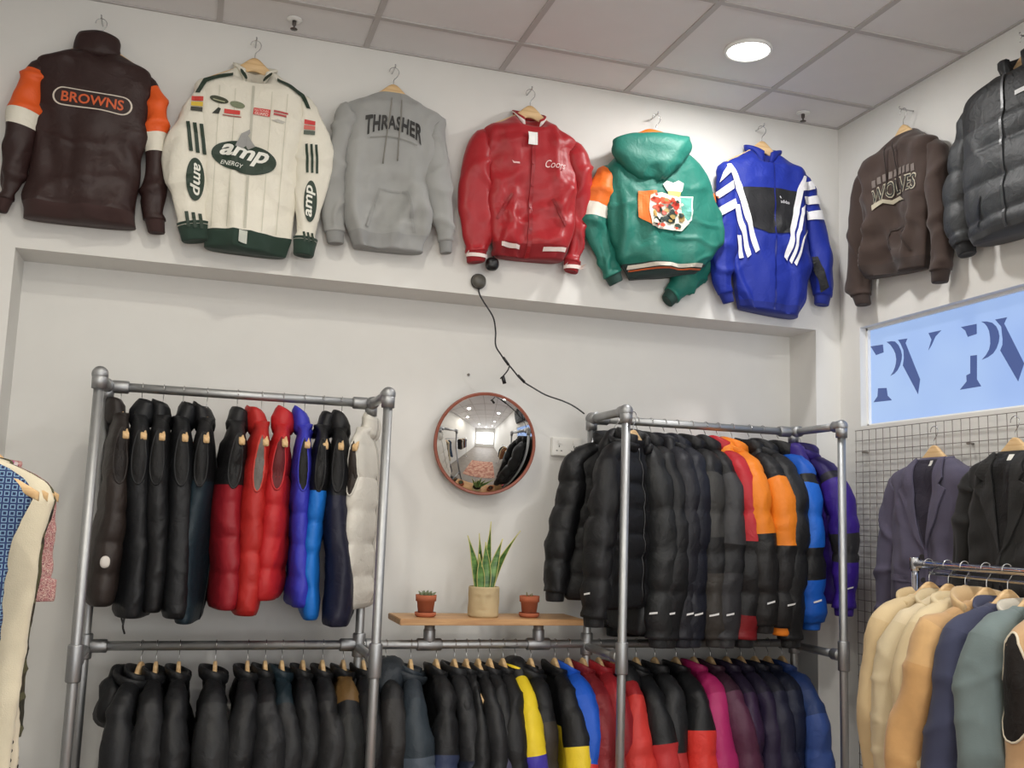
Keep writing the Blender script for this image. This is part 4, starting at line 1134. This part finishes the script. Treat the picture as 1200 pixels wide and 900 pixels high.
# ------------------------------------------------------------------ puffer jackets, upper rail of the right bay
J_ = dict(ws=.185, wc=.20, out=.018, srx=.060, sry=.066, d=.056, sp=.14, ssp=.165, amp=.016, ch=.075, cth=.018, L=.89, SL=.75, mark=True)
OG = (228, 128, 30)
ups = [
 ('black puffer jacket at the left end, sleeve reaching the shelf', (-1.225, -.135), -6, dict(c=(24, 25, 28), L=.76, SL=.58, d=.055, sp=.10, ssp=.11, mark=False, ws=.185, out=-.02, swing=.075)),
 ('black hooded puffer parka behind the front pole', (-1.19, -.25), 30, dict(c=(27, 28, 32), L=.78, SL=.66, d=.055, hood=(26, 27, 31), sp=.10, ssp=.12, ws=.18, out=-.01, cords=True, swing=.03)),
 ('charcoal black puffer with large hood', (-1.085, YB), 86, dict(c=(38, 40, 42), y=(26, 27, 29), hood=(24, 25, 28), zy=-.33)),
 ('plain black puffer', (-1.02, YB), 90, dict(c=(25, 26, 30), cuff=(20, 20, 22))),
 ('blue-black puffer', (-.955, YB), 92, dict(c=(28, 29, 40))),
 ('dark navy puffer', (-.893, YB), 92, dict(c=(27, 30, 44), hood=(20, 21, 28))),
 ('dark grey puffer with black elbow band', (-.822, YB), 91, dict(c=(62, 60, 58), y=BLACK, sb=[(.40, (66, 65, 63)), (.60, BLACK), (1, (66, 62, 58))])),
 ('charcoal grey puffer with black collar', (-.752, YB), 92, dict(c=(58, 58, 61), y=(26, 26, 29), sb=[(.45, (66, 66, 69)), (.6, (30, 30, 33)), (1, (58, 58, 62))])),
 ('red and black puffer', (-.690, YB), 92, dict(c=BLACK, y=(176, 34, 44), col=(176, 34, 44), sb=[(.42, (176, 34, 44)), (.85, BLACK), (1, (120, 24, 30))], mark=False)),
 ('orange hooded puffer with black forearms', (-.618, YB), 90, dict(L=.84, SL=.69, c=(34, 33, 34), y=OG, hood=OG, col=OG, sb=[(.42, OG), (1, (36, 35, 36))], d=.055, srx=.07)),
 ('orange puffer with black shoulders and lower sleeves', (-.530, YB), 92, dict(L=.85, SL=.70, c=OG, y=BLACK, col=BLACK, sb=[(.07, BLACK), (.48, OG), (1, (34, 33, 35))], hem=(232, 140, 40))),
 ('black puffer with charcoal hood', (-.462, YB), 92, dict(c=(30, 31, 34), hood=(40, 40, 42), mark=False)),
 ('bright blue puffer with black arm band', (-.378, YB), 96, dict(L=.82, SL=.68, c=(20, 92, 190), y=(20, 84, 180), col=BLACK, sb=[(.10, BLACK), (.50, (22, 98, 198)), (.72, (30, 31, 34)), (1, (20, 90, 190))], d=.055, srx=.068)),
 ('purple hooded puffer with grey elbow band', (-.262, YB), 100, dict(c=(58, 34, 132), y=(44, 32, 96), hood=(50, 32, 116), sb=[(.10, (46, 44, 60)), (.46, (60, 36, 140)), (.66, (60, 60, 64)), (1, (58, 32, 140))], L=.76, SL=.62, ws=.19)),
]
for k, (nm, (x, y), da, s) in enumerate(ups):
    q = dict(J_); q.update(s)
    rot = math.radians(da)
    rack_garment((x, y, ZT), rot, nm + ' on the upper right rail', 'jacket', 'puffer jackets on the upper right rail', q, 300 + k * 7)
    hanger((x, y, ZT), rot, 'wooden hanger inside the %s on the upper right rail' % nm.split(' with')[0].split(' at the')[0].split(' behind')[0].split(',')[0], 'hangers on the upper right rail')

# ------------------------------------------------------------------ jackets on the long lower rail
D_ = dict(ws=.19, wc=.205, out=.02, srx=.058, sry=.060, d=.048, sp=.15, ssp=.18, amp=.011, ch=.050, cth=.010, L=.72, SL=.58, name='padded_jacket', flare=.008)
K1 = (26, 27, 30); K2 = (38, 39, 42); RED = (184, 42, 44); DRED = (128, 28, 36)
lows = [
 ('black hooded padded jacket', -3.050, 74, dict(c=K2, y=K1, hood=K1)),
 ('black padded jacket', -2.998, 88, dict(c=K2, y=K1)),
 ('black padded jacket', -2.918, 90, dict(c=K1)),
 ('black and charcoal padded jacket', -2.789, 88, dict(c=(44, 45, 47), y=K1, d=.06, sry=.06)),
 ('black padded jacket', -2.672, 88, dict(c=K1, d=.052)),
 ('charcoal black padded jacket', -2.607, 90, dict(c=K2, y=K1)),
 ('black jacket with dark teal shoulders', -2.545, 90, dict(c=K2, y=(26, 46, 56))),
 ('black padded jacket', -2.466, 90, dict(c=K1)),
 ('charcoal padded jacket', -2.392, 90, dict(c=(42, 42, 44), y=K1)),
 ('black jacket with brown collar patch', -2.312, 90, dict(c=(40, 42, 42), y=(104, 78, 42), col=K1, sb=[(.12, K1), (1, (42, 44, 44))])),
 ('black padded jacket', -2.236, 92, dict(c=K1)),
 ('dark charcoal padded jacket', -2.146, 90, dict(c=(44, 42, 42), y=K1)),
 ('slate blue hooded padded jacket', -2.046, 84, dict(c=(74, 86, 98), y=(52, 62, 72), hood=(50, 58, 66), d=.06, srx=.07, sry=.06, sb=[(.35, (56, 68, 78)), (1, (78, 88, 100))])),
 ('black and navy padded jacket', -1.942, 90, dict(c=(44, 54, 82), y=K1, sb=[(.35, K1), (1, (46, 56, 84))])),
 ('charcoal and navy padded jacket', -1.868, 90, dict(c=(38, 44, 62), y=K2, sb=[(.4, K2), (1, (40, 48, 68))])),
 ('black padded jacket', -1.818, 90, dict(c=K1, d=.034)),
 ('black padded jacket', -1.768, 90, dict(c=K2, y=K1, d=.034)),
 ('black and dusky violet padded jacket', -1.720, 90, dict(c=(62, 60, 86), y=K1, sb=[(.36, K1), (1, (64, 62, 88))])),
 ('black and dark navy padded jacket', -1.664, 90, dict(c=(38, 40, 66), y=K1, sb=[(.5, K1), (1, (44, 44, 86))])),
 ('yellow and violet padded jacket', -1.612, 90, dict(c=(66, 58, 160), y=(232, 204, 44), col=(232, 204, 44), sb=[(.38, (232, 204, 44)), (1, (68, 58, 164))])),
 ('black hooded padded jacket with olive brown sleeves', -1.545, 88, dict(c=(66, 58, 50), y=K1, hood=K1, sb=[(.18, K1), (1, (68, 60, 52))])),
 ('yellow padded jacket with black shoulders', -1.440, 90, dict(c=(236, 206, 48), y=K1, col=K1, sb=[(.34, K1), (1, (238, 208, 50))], d=.048)),
 ('blue and red padded jacket', -1.380, 90, dict(c=RED, y=(24, 84, 190), col=(24, 84, 190), sb=[(.44, (26, 86, 194)), (1, (206, 54, 54))])),
 ('dark red padded jacket', -1.314, 90, dict(c=(132, 36, 42), y=(122, 30, 38))),
 ('crimson padded jacket', -1.243, 90, dict(c=(140, 30, 38), y=(150, 32, 40))),
 ('scarlet padded jacket', -1.168, 92, dict(c=(198, 56, 50), y=(150, 34, 38))),
 ('black and red padded jacket', -1.072, 90, dict(c=(186, 52, 54), y=K1, hood=K1, sb=[(.34, K1), (1, (190, 54, 56))], d=.05)),
 ('charcoal and pale red padded jacket', -.985, 90, dict(c=(186, 60, 60), y=K2, sb=[(.4, K2), (1, (188, 62, 62))])),
 ('black and bright red padded jacket', -.885, 90, dict(c=(212, 54, 46), y=K1, sb=[(.26, K1), (1, (214, 56, 48))], d=.052, srx=.07)),
 ('magenta padded jacket', -.800, 92, dict(c=(168, 34, 96), y=(156, 30, 88), sb=[(1, (172, 40, 102))])),
 ('plum padded jacket', -.720, 90, dict(c=(84, 42, 66), y=(64, 34, 52), d=.055, srx=.07)),
 ('deep purple padded jacket', -.640, 90, dict(c=(66, 40, 78), y=(44, 32, 58))),
 ('navy purple padded jacket', -.570, 90, dict(c=(50, 38, 74), y=(38, 32, 56))),
 ('dark navy padded jacket', -.500, 90, dict(c=(42, 44, 72), y=(30, 32, 50))),
 ('midnight blue padded jacket', -.435, 90, dict(c=(30, 40, 74), y=(24, 30, 54))),
 ('mid blue padded jacket', -.362, 90, dict(c=(54, 78, 142), y=(32, 54, 104), sb=[(.2, (34, 58, 110)), (1, (56, 82, 148))], d=.052, srx=.068)),
]
for k, (nm, x, da, s) in enumerate(lows):
    q = dict(D_); q.update(s); q['swing'] = .012 * ((k * 7) % 4)
    rot = math.radians(da)
    rack_garment((x, YB, ZL), rot, '%s, %s from left on the long lower rail' % (nm, ordn(k)), 'jacket', 'padded jackets on the long lower rail', q, 600 + k * 7)
    hanger((x, YB, ZL), rot, 'wooden hanger, %s from left on the long lower rail' % ordn(k), 'hangers on the long lower rail')

# ------------------------------------------------------------------ work jackets on the chrome rail
T_ = dict(ws=.185, wc=.215, wh=.225, out=.012, srx=.064, sry=.062, d=.065, ch=.062, cth=.012, flare=.026, cdrop=.05, cz=-.142, crx=.088, L=.74, SL=.60, fab='canvas', name='work_jacket', gap=1.15, hemh=.05, swing=.035, fold=.006)
works = [
 ('beige hooded canvas work jacket', -1.177, dict(c=(204, 180, 138), y=(208, 186, 146), col=(200, 176, 134), lin=(50, 42, 36))),
 ('pale stone canvas work jacket', -1.268, dict(c=(206, 190, 156), y=(212, 196, 164), col=(206, 188, 152))),
 ('cream canvas work jacket', -1.345, dict(swing=.02, wc=.20, wh=.205, c=(212, 192, 152), y=(216, 198, 160))),
 ('camel suede work jacket with tall collar', -1.438, dict(ws=.20, swing=.085, srx=.075, wc=.24, wh=.25, c=(188, 150, 104), y=(192, 154, 108), col=(198, 168, 124), fab='suede', ch=.085, sb=[(.22, (204, 164, 112)), (1, (196, 152, 98))])),
 ('navy denim work jacket', -1.525, dict(c=(56, 60, 84), y=(60, 64, 88), fab='canvas')),
 ('grey-green denim jacket', -1.625, dict(c=(108, 122, 122), y=(112, 126, 126), col=(196, 190, 176), fab='canvas')),
]
for k, (nm, y, s) in enumerate(works):
    q = dict(T_); q.update(s)
    rot = math.radians(-4 + 3 * (k % 3))
    rack_garment((XR, y, ZR), rot, nm + ' on the chrome rail', 'jacket', 'work jackets on the chrome rail', q, 900 + k * 7)
    hanger((XR, y, ZR), rot, 'wooden hanger inside the %s on the chrome rail' % nm.split(' with')[0], 'hangers on the chrome rail')
q = dict(T_); q.update(dict(vest=True, name='shearling_vest', c=(196, 160, 120), y=(196, 160, 120), lin=(30, 24, 22), trim=(222, 212, 190), fab='suede', ws=.20, d=.085, L=.70, armh=(.05, .15), col=(222, 212, 190)))
rack_garment((XR, -1.745, ZR), 0.0, 'tan suede vest with cream edging and dark armhole on the chrome rail', 'vest', None, q, 970)
hanger((XR, -1.745, ZR), 0.0, 'wooden hanger inside the tan suede vest on the chrome rail', 'hangers on the chrome rail')

# ------------------------------------------------------------------ shirts on the rail by the left wall
LX, LZ = -3.475, 1.812
rail3 = thing('side_clothes_rail', 'steel clothes rail of shirts along the left wall', 'clothes rail')
pipe('rail', [(LX, -.88, LZ), (LX, -3.45, LZ)], .0145, CHROME, rail3, seg=16)
for y in (-.905, -3.42):
    pipe('upright', [(LX, y, 0), (LX, y, LZ)], .0135, CHROME, rail3, seg=14)
    pipe('foot_bar', [(LX - .24, y, .014), (LX + .24, y, .014)], .013, CHROME, rail3, seg=12)
FLOR = ramp_mat('pink_floral', 'noise', [(.0, (176, 120, 120)), (.45, (206, 170, 160)), (.55, (150, 90, 100)), (.62, (214, 186, 172))], 120, True)
STRP = ramp_mat('pink_stripe', 'plaid', [(.0, (214, 200, 200)), (.5, (190, 90, 150)), (.8, (222, 208, 206))], 3, True)
CAMO = ramp_mat('camouflage', 'noise', [(.0, (46, 44, 34)), (.42, (84, 82, 58)), (.52, (60, 54, 42)), (.6, (110, 102, 76))], 11, True)
DOTS = ramp_mat('dotted_cloth', 'dots', [(.0, (44, 34, 32)), (.28, (216, 206, 184)), (.9, (222, 212, 192))], 46, True)
PLAID = ramp_mat('blue_plaid', 'plaid', [(.0, (32, 44, 82)), (.35, (84, 120, 160)), (.6, (150, 180, 200)), (.8, (40, 60, 104))], 20, True)
S_ = dict(ws=.190, wc=.180, wh=.18, d=.034, ch=.03, cth=.005, flare=.012, L=.9, fab='cotton', name='shirt', bare=True, gap=.7)
shirts = [
 ('pink floral blouse', -.95, dict(c=FLOR, L=.48, wc=.19, wh=.205, ws=.18)),
 ('pink striped shirt', -1.005, dict(c=STRP, L=.56, ws=.172, wc=.17, wh=.165)),
 ('camouflage overshirt', -1.06, dict(c=CAMO, L=.82, wc=.185, wh=.195)),
 ('dark dotted blouse', -1.115, dict(c=DOTS, L=1.1, wc=.172, wh=.19)),
 ('cream knitted cardigan', -1.18, dict(c=(222, 212, 186), L=1.15, d=.05, fab='fleece', ws=.195, wc=.185, wh=.172)),
 ('blue plaid shirt', -1.36, dict(c=PLAID, L=1.0, d=.04, ws=.175, wc=.155, wh=.155)),
]
for k, (nm, y, s) in enumerate(shirts):
    q = dict(S_); q.update(s)
    rack_garment((LX, y, LZ), math.radians(2), nm + ' on the rail by the left wall', 'shirt', 'shirts on the side rail', q, 1000 + k * 7)
    hanger((LX, y, LZ), math.radians(2), 'wooden hanger inside the %s on the side rail' % nm, 'hangers on the side rail')

more = [('black denim jacket', -2.32, (30, 30, 33)), ('brown cord shirt', -2.44, (92, 64, 44)), ('white cotton shirt', -2.56, (220, 218, 210)), ('charcoal wool overshirt', -2.68, (52, 52, 56)), ('olive green shirt', -2.80, (84, 84, 56)), ('dark red flannel shirt', -2.92, (110, 34, 36)), ('pale blue denim shirt', -3.04, (120, 146, 172)), ('black overshirt', -3.16, (26, 26, 28))]
for k, (nm, y, c) in enumerate(more):
    q = dict(S_); q.update(dict(c=c, d=.045, L=.8, ws=.19, wc=.17, wh=.175))
    rack_garment((LX, y, LZ), math.radians(3), nm + ' further along the rail by the left wall', 'shirt', 'shirts on the side rail', q, 1100 + k * 7)
    hanger((LX, y, LZ), math.radians(3), 'wooden hanger inside the %s on the side rail' % nm, 'hangers on the side rail')
more = [('rust brown work jacket', -2.04, (128, 84, 54)), ('black work jacket', -2.15, (28, 28, 30)), ('sand work jacket', -2.26, (198, 176, 138)), ('dark navy work jacket', -2.38, (36, 40, 58)), ('faded black work jacket', -2.50, (44, 44, 46))]
for k, (nm, y, c) in enumerate(more):
    q = dict(T_); q.update(dict(c=c))
    rack_garment((XR, y, ZR), 0.0, nm + ' at the near end of the chrome rail', 'jacket', 'work jackets on the chrome rail', q, 1200 + k * 7)
    hanger((XR, y, ZR), 0.0, 'wooden hanger inside the %s on the chrome rail' % nm, 'hangers on the chrome rail')

# ------------------------------------------------------------------ convex mirror
mc = Vector((-1.722, .118, 1.925))
mir = thing('convex_mirror', 'round convex wall mirror with thin copper orange rim', 'mirror', mc)
ax = Vector((-math.sin(math.radians(7)), -math.cos(math.radians(7)), -math.tan(math.radians(7)))).normalized()
mir.rotation_euler = ax.to_track_quat('Z', 'Y').to_euler()
Rm = .222; Rs = .40
prof = []
for q in np.linspace(0.002, math.asin((Rm - .006) / Rs), 26):
    prof.append((Rs * math.sin(q), Rs * math.cos(q) - Rs * math.cos(math.asin((Rm - .006) / Rs))))
MIRM = metal('mirror_face', (236, 236, 236), .015)
lathe('glass', prof, MIRM, mir, 72)
lathe('rim', [(Rm - .007, .003), (Rm - .003, .006), (Rm + .001, .003), (Rm + .001, -.014), (Rm - .012, -.016)], M((140, 74, 54), 'plastic'), mir, 72)
lathe('back', [(Rm - .004, -.014), (.12, -.030), (.03, -.04), (.03, -.075), (.001, -.075)], M((40, 40, 42), 'plastic'), mir, 40)

# ------------------------------------------------------------------ wall socket with plug
so = thing('wall_socket', 'white double wall socket left of the right rack', 'socket', (-1.31, REC, 1.938))
SW = M((236, 234, 228), 'plastic')
box('face_plate', (-.073, -.012, -.043), (.073, 0, .043), SW, so, .004)
for dx in (-.036, .036):
    box('rocker_switch', (dx - .008, -.016, .012), (dx + .008, -.008, .032), SW, so, .002)
    for hx, hz, w, h in ((0, .002, .004, .009), (-.011, -.018, .008, .004), (.011, -.018, .008, .004)):
        box('pin_slot', (dx + hx - w / 2, -.0125, hz - h / 2), (dx + hx + w / 2, -.0118, hz + h / 2), M((40, 38, 36), 'plastic'), so)
pg = thing('power_plug', 'black power plug in the wall socket', 'plug', (-1.252, REC - .012, 1.918))
box('plug_body', (-.024, -.035, -.022), (.024, 0, .022), M((26, 26, 28), 'plastic'), pg, .006)
pipe('plug_cord', [(0, -.02, -.02), (0, -.022, -.06), (.02, -.02, -.16), (.03, -.01, -.3)], .004, M((26, 26, 28), 'plastic'), pg, n=16, seg=8)

# ------------------------------------------------------------------ black round speakers and cable under the red jacket
BKP = M((22, 22, 24), 'plastic')
sp1 = thing('hanging_ball', 'small black ball hanging on a cord below the red bomber', 'ball', (-1.772, -.06, 2.675))
blob('ball_shell', sp1, BKP, (0, 0, 0), (.029, .027, .029), 1, .0006, 18, 24)
pipe('cord', [(.006, 0, .025), (.008, -.004, .06), (.006, 0.02, .14)], .003, BKP, sp1, n=10, seg=6)
sp2 = thing('wall_puck', 'round dark grey disc on the wall below the black ball', 'disc', (-1.816, -.012, 2.606))
m_ = lathe('disc', [(.001, .028), (.022, .026), (.029, .018), (.031, .006), (.029, -.006), (.001, -.008)], M((84, 82, 76), 'plastic'), sp2, 28)
m_.rotation_euler = (PI / 2, 0, 0)
m2 = lathe('ring', [(.032, .004), (.034, .0), (.032, -.006), (.028, -.006), (.029, .004)], M((44, 42, 40), 'plastic'), sp2, 28); m2.rotation_euler = (PI / 2, 0, 0)
cab = thing('black_cable', 'thin black cable dangling from the grey disc to the right rack', 'cable')
cp = [(-1.814, -.014, 2.578), (-1.812, -.016, 2.555), (-1.791, -.016, 2.52), (-1.744, -.01, 2.457), (-1.728, .0, 2.40), (-1.725, .0, 2.338), (-1.70, 0, 2.30), (-1.672, 0, 2.268), (-1.649, 0, 2.244), (-1.601, 0, 2.196), (-1.55, -.01, 2.165), (-1.497, -.02, 2.138), (-1.426, -.04, 2.115), (-1.38, -.05, 2.095), (-1.335, -.062, 2.064)]
pipe('cord', cp, .0036, BKP, cab, n=90, seg=8)
pipe('splice', [(-1.690, 0, 2.290), (-1.664, 0, 2.258)], .0062, BKP, cab, seg=8)
pipe('splice', [(-1.622, 0, 2.218), (-1.590, -.002, 2.188)], .0062, BKP, cab, seg=8)
pipe('branch', [(-1.660, 0, 2.255), (-1.668, -.002, 2.235), (-1.688, -.002, 2.208), (-1.70, -.002, 2.197)], .0032, BKP, cab, n=14, seg=6)
pipe('connector', [(-1.690, -.003, 2.207), (-1.680, -.003, 2.176)], .008, BKP, cab, seg=10)
nl = tag(lathe('wall_nail', [(.001, .008), (.006, .007), (.006, 0), (.001, 0)], M((120, 116, 110), 'plastic'), None, 12), 'tiny grey fixing in the wall above the mirror', 'fixing')
nl.location = (-1.782, REC, 2.235); nl.rotation_euler = (PI / 2, 0, 0)

# ------------------------------------------------------------------ plants on the shelf
SZ = 1.208
TER = M((172, 96, 66), 'clay'); SOIL = M((58, 44, 34), 'clay')
def small_pot(x, y, label):
    t = thing('terracotta_pot', label, 'plant', (x, y, SZ), 0, 'small terracotta pots on the shelf')
    lathe('saucer', [(.001, 0), (.034, 0), (.042, .006), (.043, .018), (.040, .018), (.037, .008), (.001, .006)], TER, t)
    lathe('pot', [(.001, .007), (.029, .007), (.036, .062), (.041, .062), (.042, .086), (.038, .086), (.036, .070), (.001, .070)], TER, t)
    lathe('soil', [(.0365, .071), (.02, .077), (.001, .078)], SOIL, t)
    return t
p1 = small_pot(-1.995, -.06, 'small terracotta pot with a grey-green succulent at shelf left end')
rng = random.Random(5)
SUC = M((112, 122, 92), 'leaf')
for k in range(16):
    a = k * 2.4; r = .006 + .0018 * k
    pipe('succulent_leaf', [(r * .6 * math.cos(a), r * .6 * math.sin(a), .074), (r * math.cos(a), r * math.sin(a), .090), (r * 1.35 * math.cos(a), r * 1.35 * math.sin(a), .096 + .008 * (1 - k / 16))], [.004, .0065, .001], SUC, p1, n=7, seg=7)
p2 = small_pot(-1.558, -.06, 'small terracotta pot with tiny sprouts at shelf right end')
for k in range(7):
    a = k * .9; r = .010 + .003 * (k % 3)
    pipe('sprout', [(r * math.cos(a), r * math.sin(a), .074), (r * 1.3 * math.cos(a), r * 1.3 * math.sin(a), .090 + .004 * (k % 4))], [.003, .001], M((124, 116, 72), 'leaf'), p2, n=5, seg=6)
pl = thing('snake_plant', 'snake plant in a beige carved stone pot on the shelf', 'plant', (-1.752, -.05, SZ))
STN = M((190, 170, 132), 'clay')
a = np.linspace(0, 2 * PI, 48, endpoint=False)
prof = [(.001, 0), (.058, 0), (.062, .006), (.063, .03), (.063, .07), (.0635, .10), (.063, .118), (.060, .122), (.055, .121), (.054, .105), (.001, .104)]
P = np.array([[(r * math.cos(q), r * math.sin(q), z) for q in a] for r, z in prof])
# denser wall so that the carved face can be pressed in
zz = np.linspace(.006, .118, 26)
wall = np.array([[(.063 * math.cos(q), .063 * math.sin(q), z) for q in a] for z in zz])
P = np.concatenate([P[:2], wall, P[7:]], 0)
ang = np.arctan2(P[..., 1], P[..., 0]); dx_ = np.angle(np.exp(1j * (ang - math.radians(-108)))) * .063; dz_ = P[..., 2]
face = -.004 * np.exp(-((np.abs(dx_) - .022) / .010)**2 - ((dz_ - .078) / .010)**2) + .005 * np.exp(-(dx_ / .007)**2 - ((dz_ - .062) / .022)**2) - .0035 * np.exp(-(dx_ / .020)**2 - ((dz_ - .030) / .006)**2) + .003 * np.exp(-((np.abs(dx_) - .02) / .014)**2 - ((dz_ - .093) / .005)**2)
side = (np.hypot(P[..., 0], P[..., 1]) > .0615)
P[..., :2] *= (1 + np.where(side, face + .0006 * noise(P, 150, 3), 0) / .063)[..., None]
tube_mesh('stone_pot', P, STN, pl)
lathe('soil', [(.0545, .106), (.03, .110), (.001, .111)], SOIL, pl)
LF = bpy.data.materials.new('snake_leaf'); LF.use_nodes = True
_n = LF.node_tree.nodes; _l = LF.node_tree.links
_t = _n.new('ShaderNodeTexCoord'); _w = _n.new('ShaderNodeTexNoise'); _w.inputs['Scale'].default_value = 34; _mp = _n.new('ShaderNodeMapping'); _mp.inputs['Scale'].default_value = (.4, .4, 1.4)
_r = _n.new('ShaderNodeValToRGB'); _r.color_ramp.elements[0].position = .35; _r.color_ramp.elements[0].color = srgb((52, 88, 44)) + (1,); _r.color_ramp.elements[1].position = .65; _r.color_ramp.elements[1].color = srgb((108, 146, 76)) + (1,)
_l.new(_t.outputs['Object'], _mp.inputs['Vector']); _l.new(_mp.outputs['Vector'], _w.inputs['Vector']); _l.new(_w.outputs['Fac'], _r.inputs['Fac']); _l.new(_r.outputs['Color'], _n['Principled BSDF'].inputs['Base Color']); _n['Principled BSDF'].inputs['Roughness'].default_value = .4
EDGE = M((196, 190, 120), 'leaf')
leaves = [(-.030, -.01, -.080, .225, .017, 0), (-.012, .015, -.026, .235, .019, .4), (.002, -.018, -.004, .20, .021, -.2), (.012, .010, .022, .285, .019, .3), (.022, -.012, .070, .215, .019, -.3), (.030, .005, .150, .250, .019, .2), (-.02, -.025, -.030, .15, .017, 0)]
for bx_, by_, tx, ht, w, tw in leaves:
    n_ = 18; s_ = np.linspace(0, 1, n_)
    cx_ = bx_ + (tx - bx_) * s_**1.6; cz_ = .105 + (ht - .0) * s_ * .98
    ww = w * np.sin(np.clip(s_ * .86 + .16, 0, 1) * PI)**.6 * (1 - s_**3) + .0008
    rows_ = []
    for i in range(n_):
        an = tw + s_[i] * .5; c_, d_ = math.cos(an), math.sin(an)
        prof_ = [(-1, 0), (-.5, .35), (0, .5), (.5, .35), (1, 0), (.5, .12), (0, .28), (-.5, .12)]
        rows_.append([(cx_[i] + ww[i] * (u * c_ - v * .5 * d_), by_ * (1 - .3 * s_[i]) + ww[i] * (u * d_ + v * .5 * c_), cz_[i]) for u, v in prof_])
    lf = tube_mesh('leaf', np.array(rows_), LF, pl)
    for col_ in (0, 4):
        pipe('leaf_edge', [r_[col_] for r_ in rows_], .0016, EDGE, lf, seg=5)

# ------------------------------------------------------------------ rug on the floor, seen in the mirror
rg = ramp_mat('rug_weave', 'noise', [(.3, (150, 96, 84)), (.5, (186, 138, 120)), (.62, (204, 168, 146)), (.72, (140, 84, 76))], 5, False)
rug = tag(box('patterned_rug', (-2.7, -2.9, .0), (-1.0, -1.2, .012), rg, None, .004), 'dusty pink patterned rug on the shop floor', 'rug')
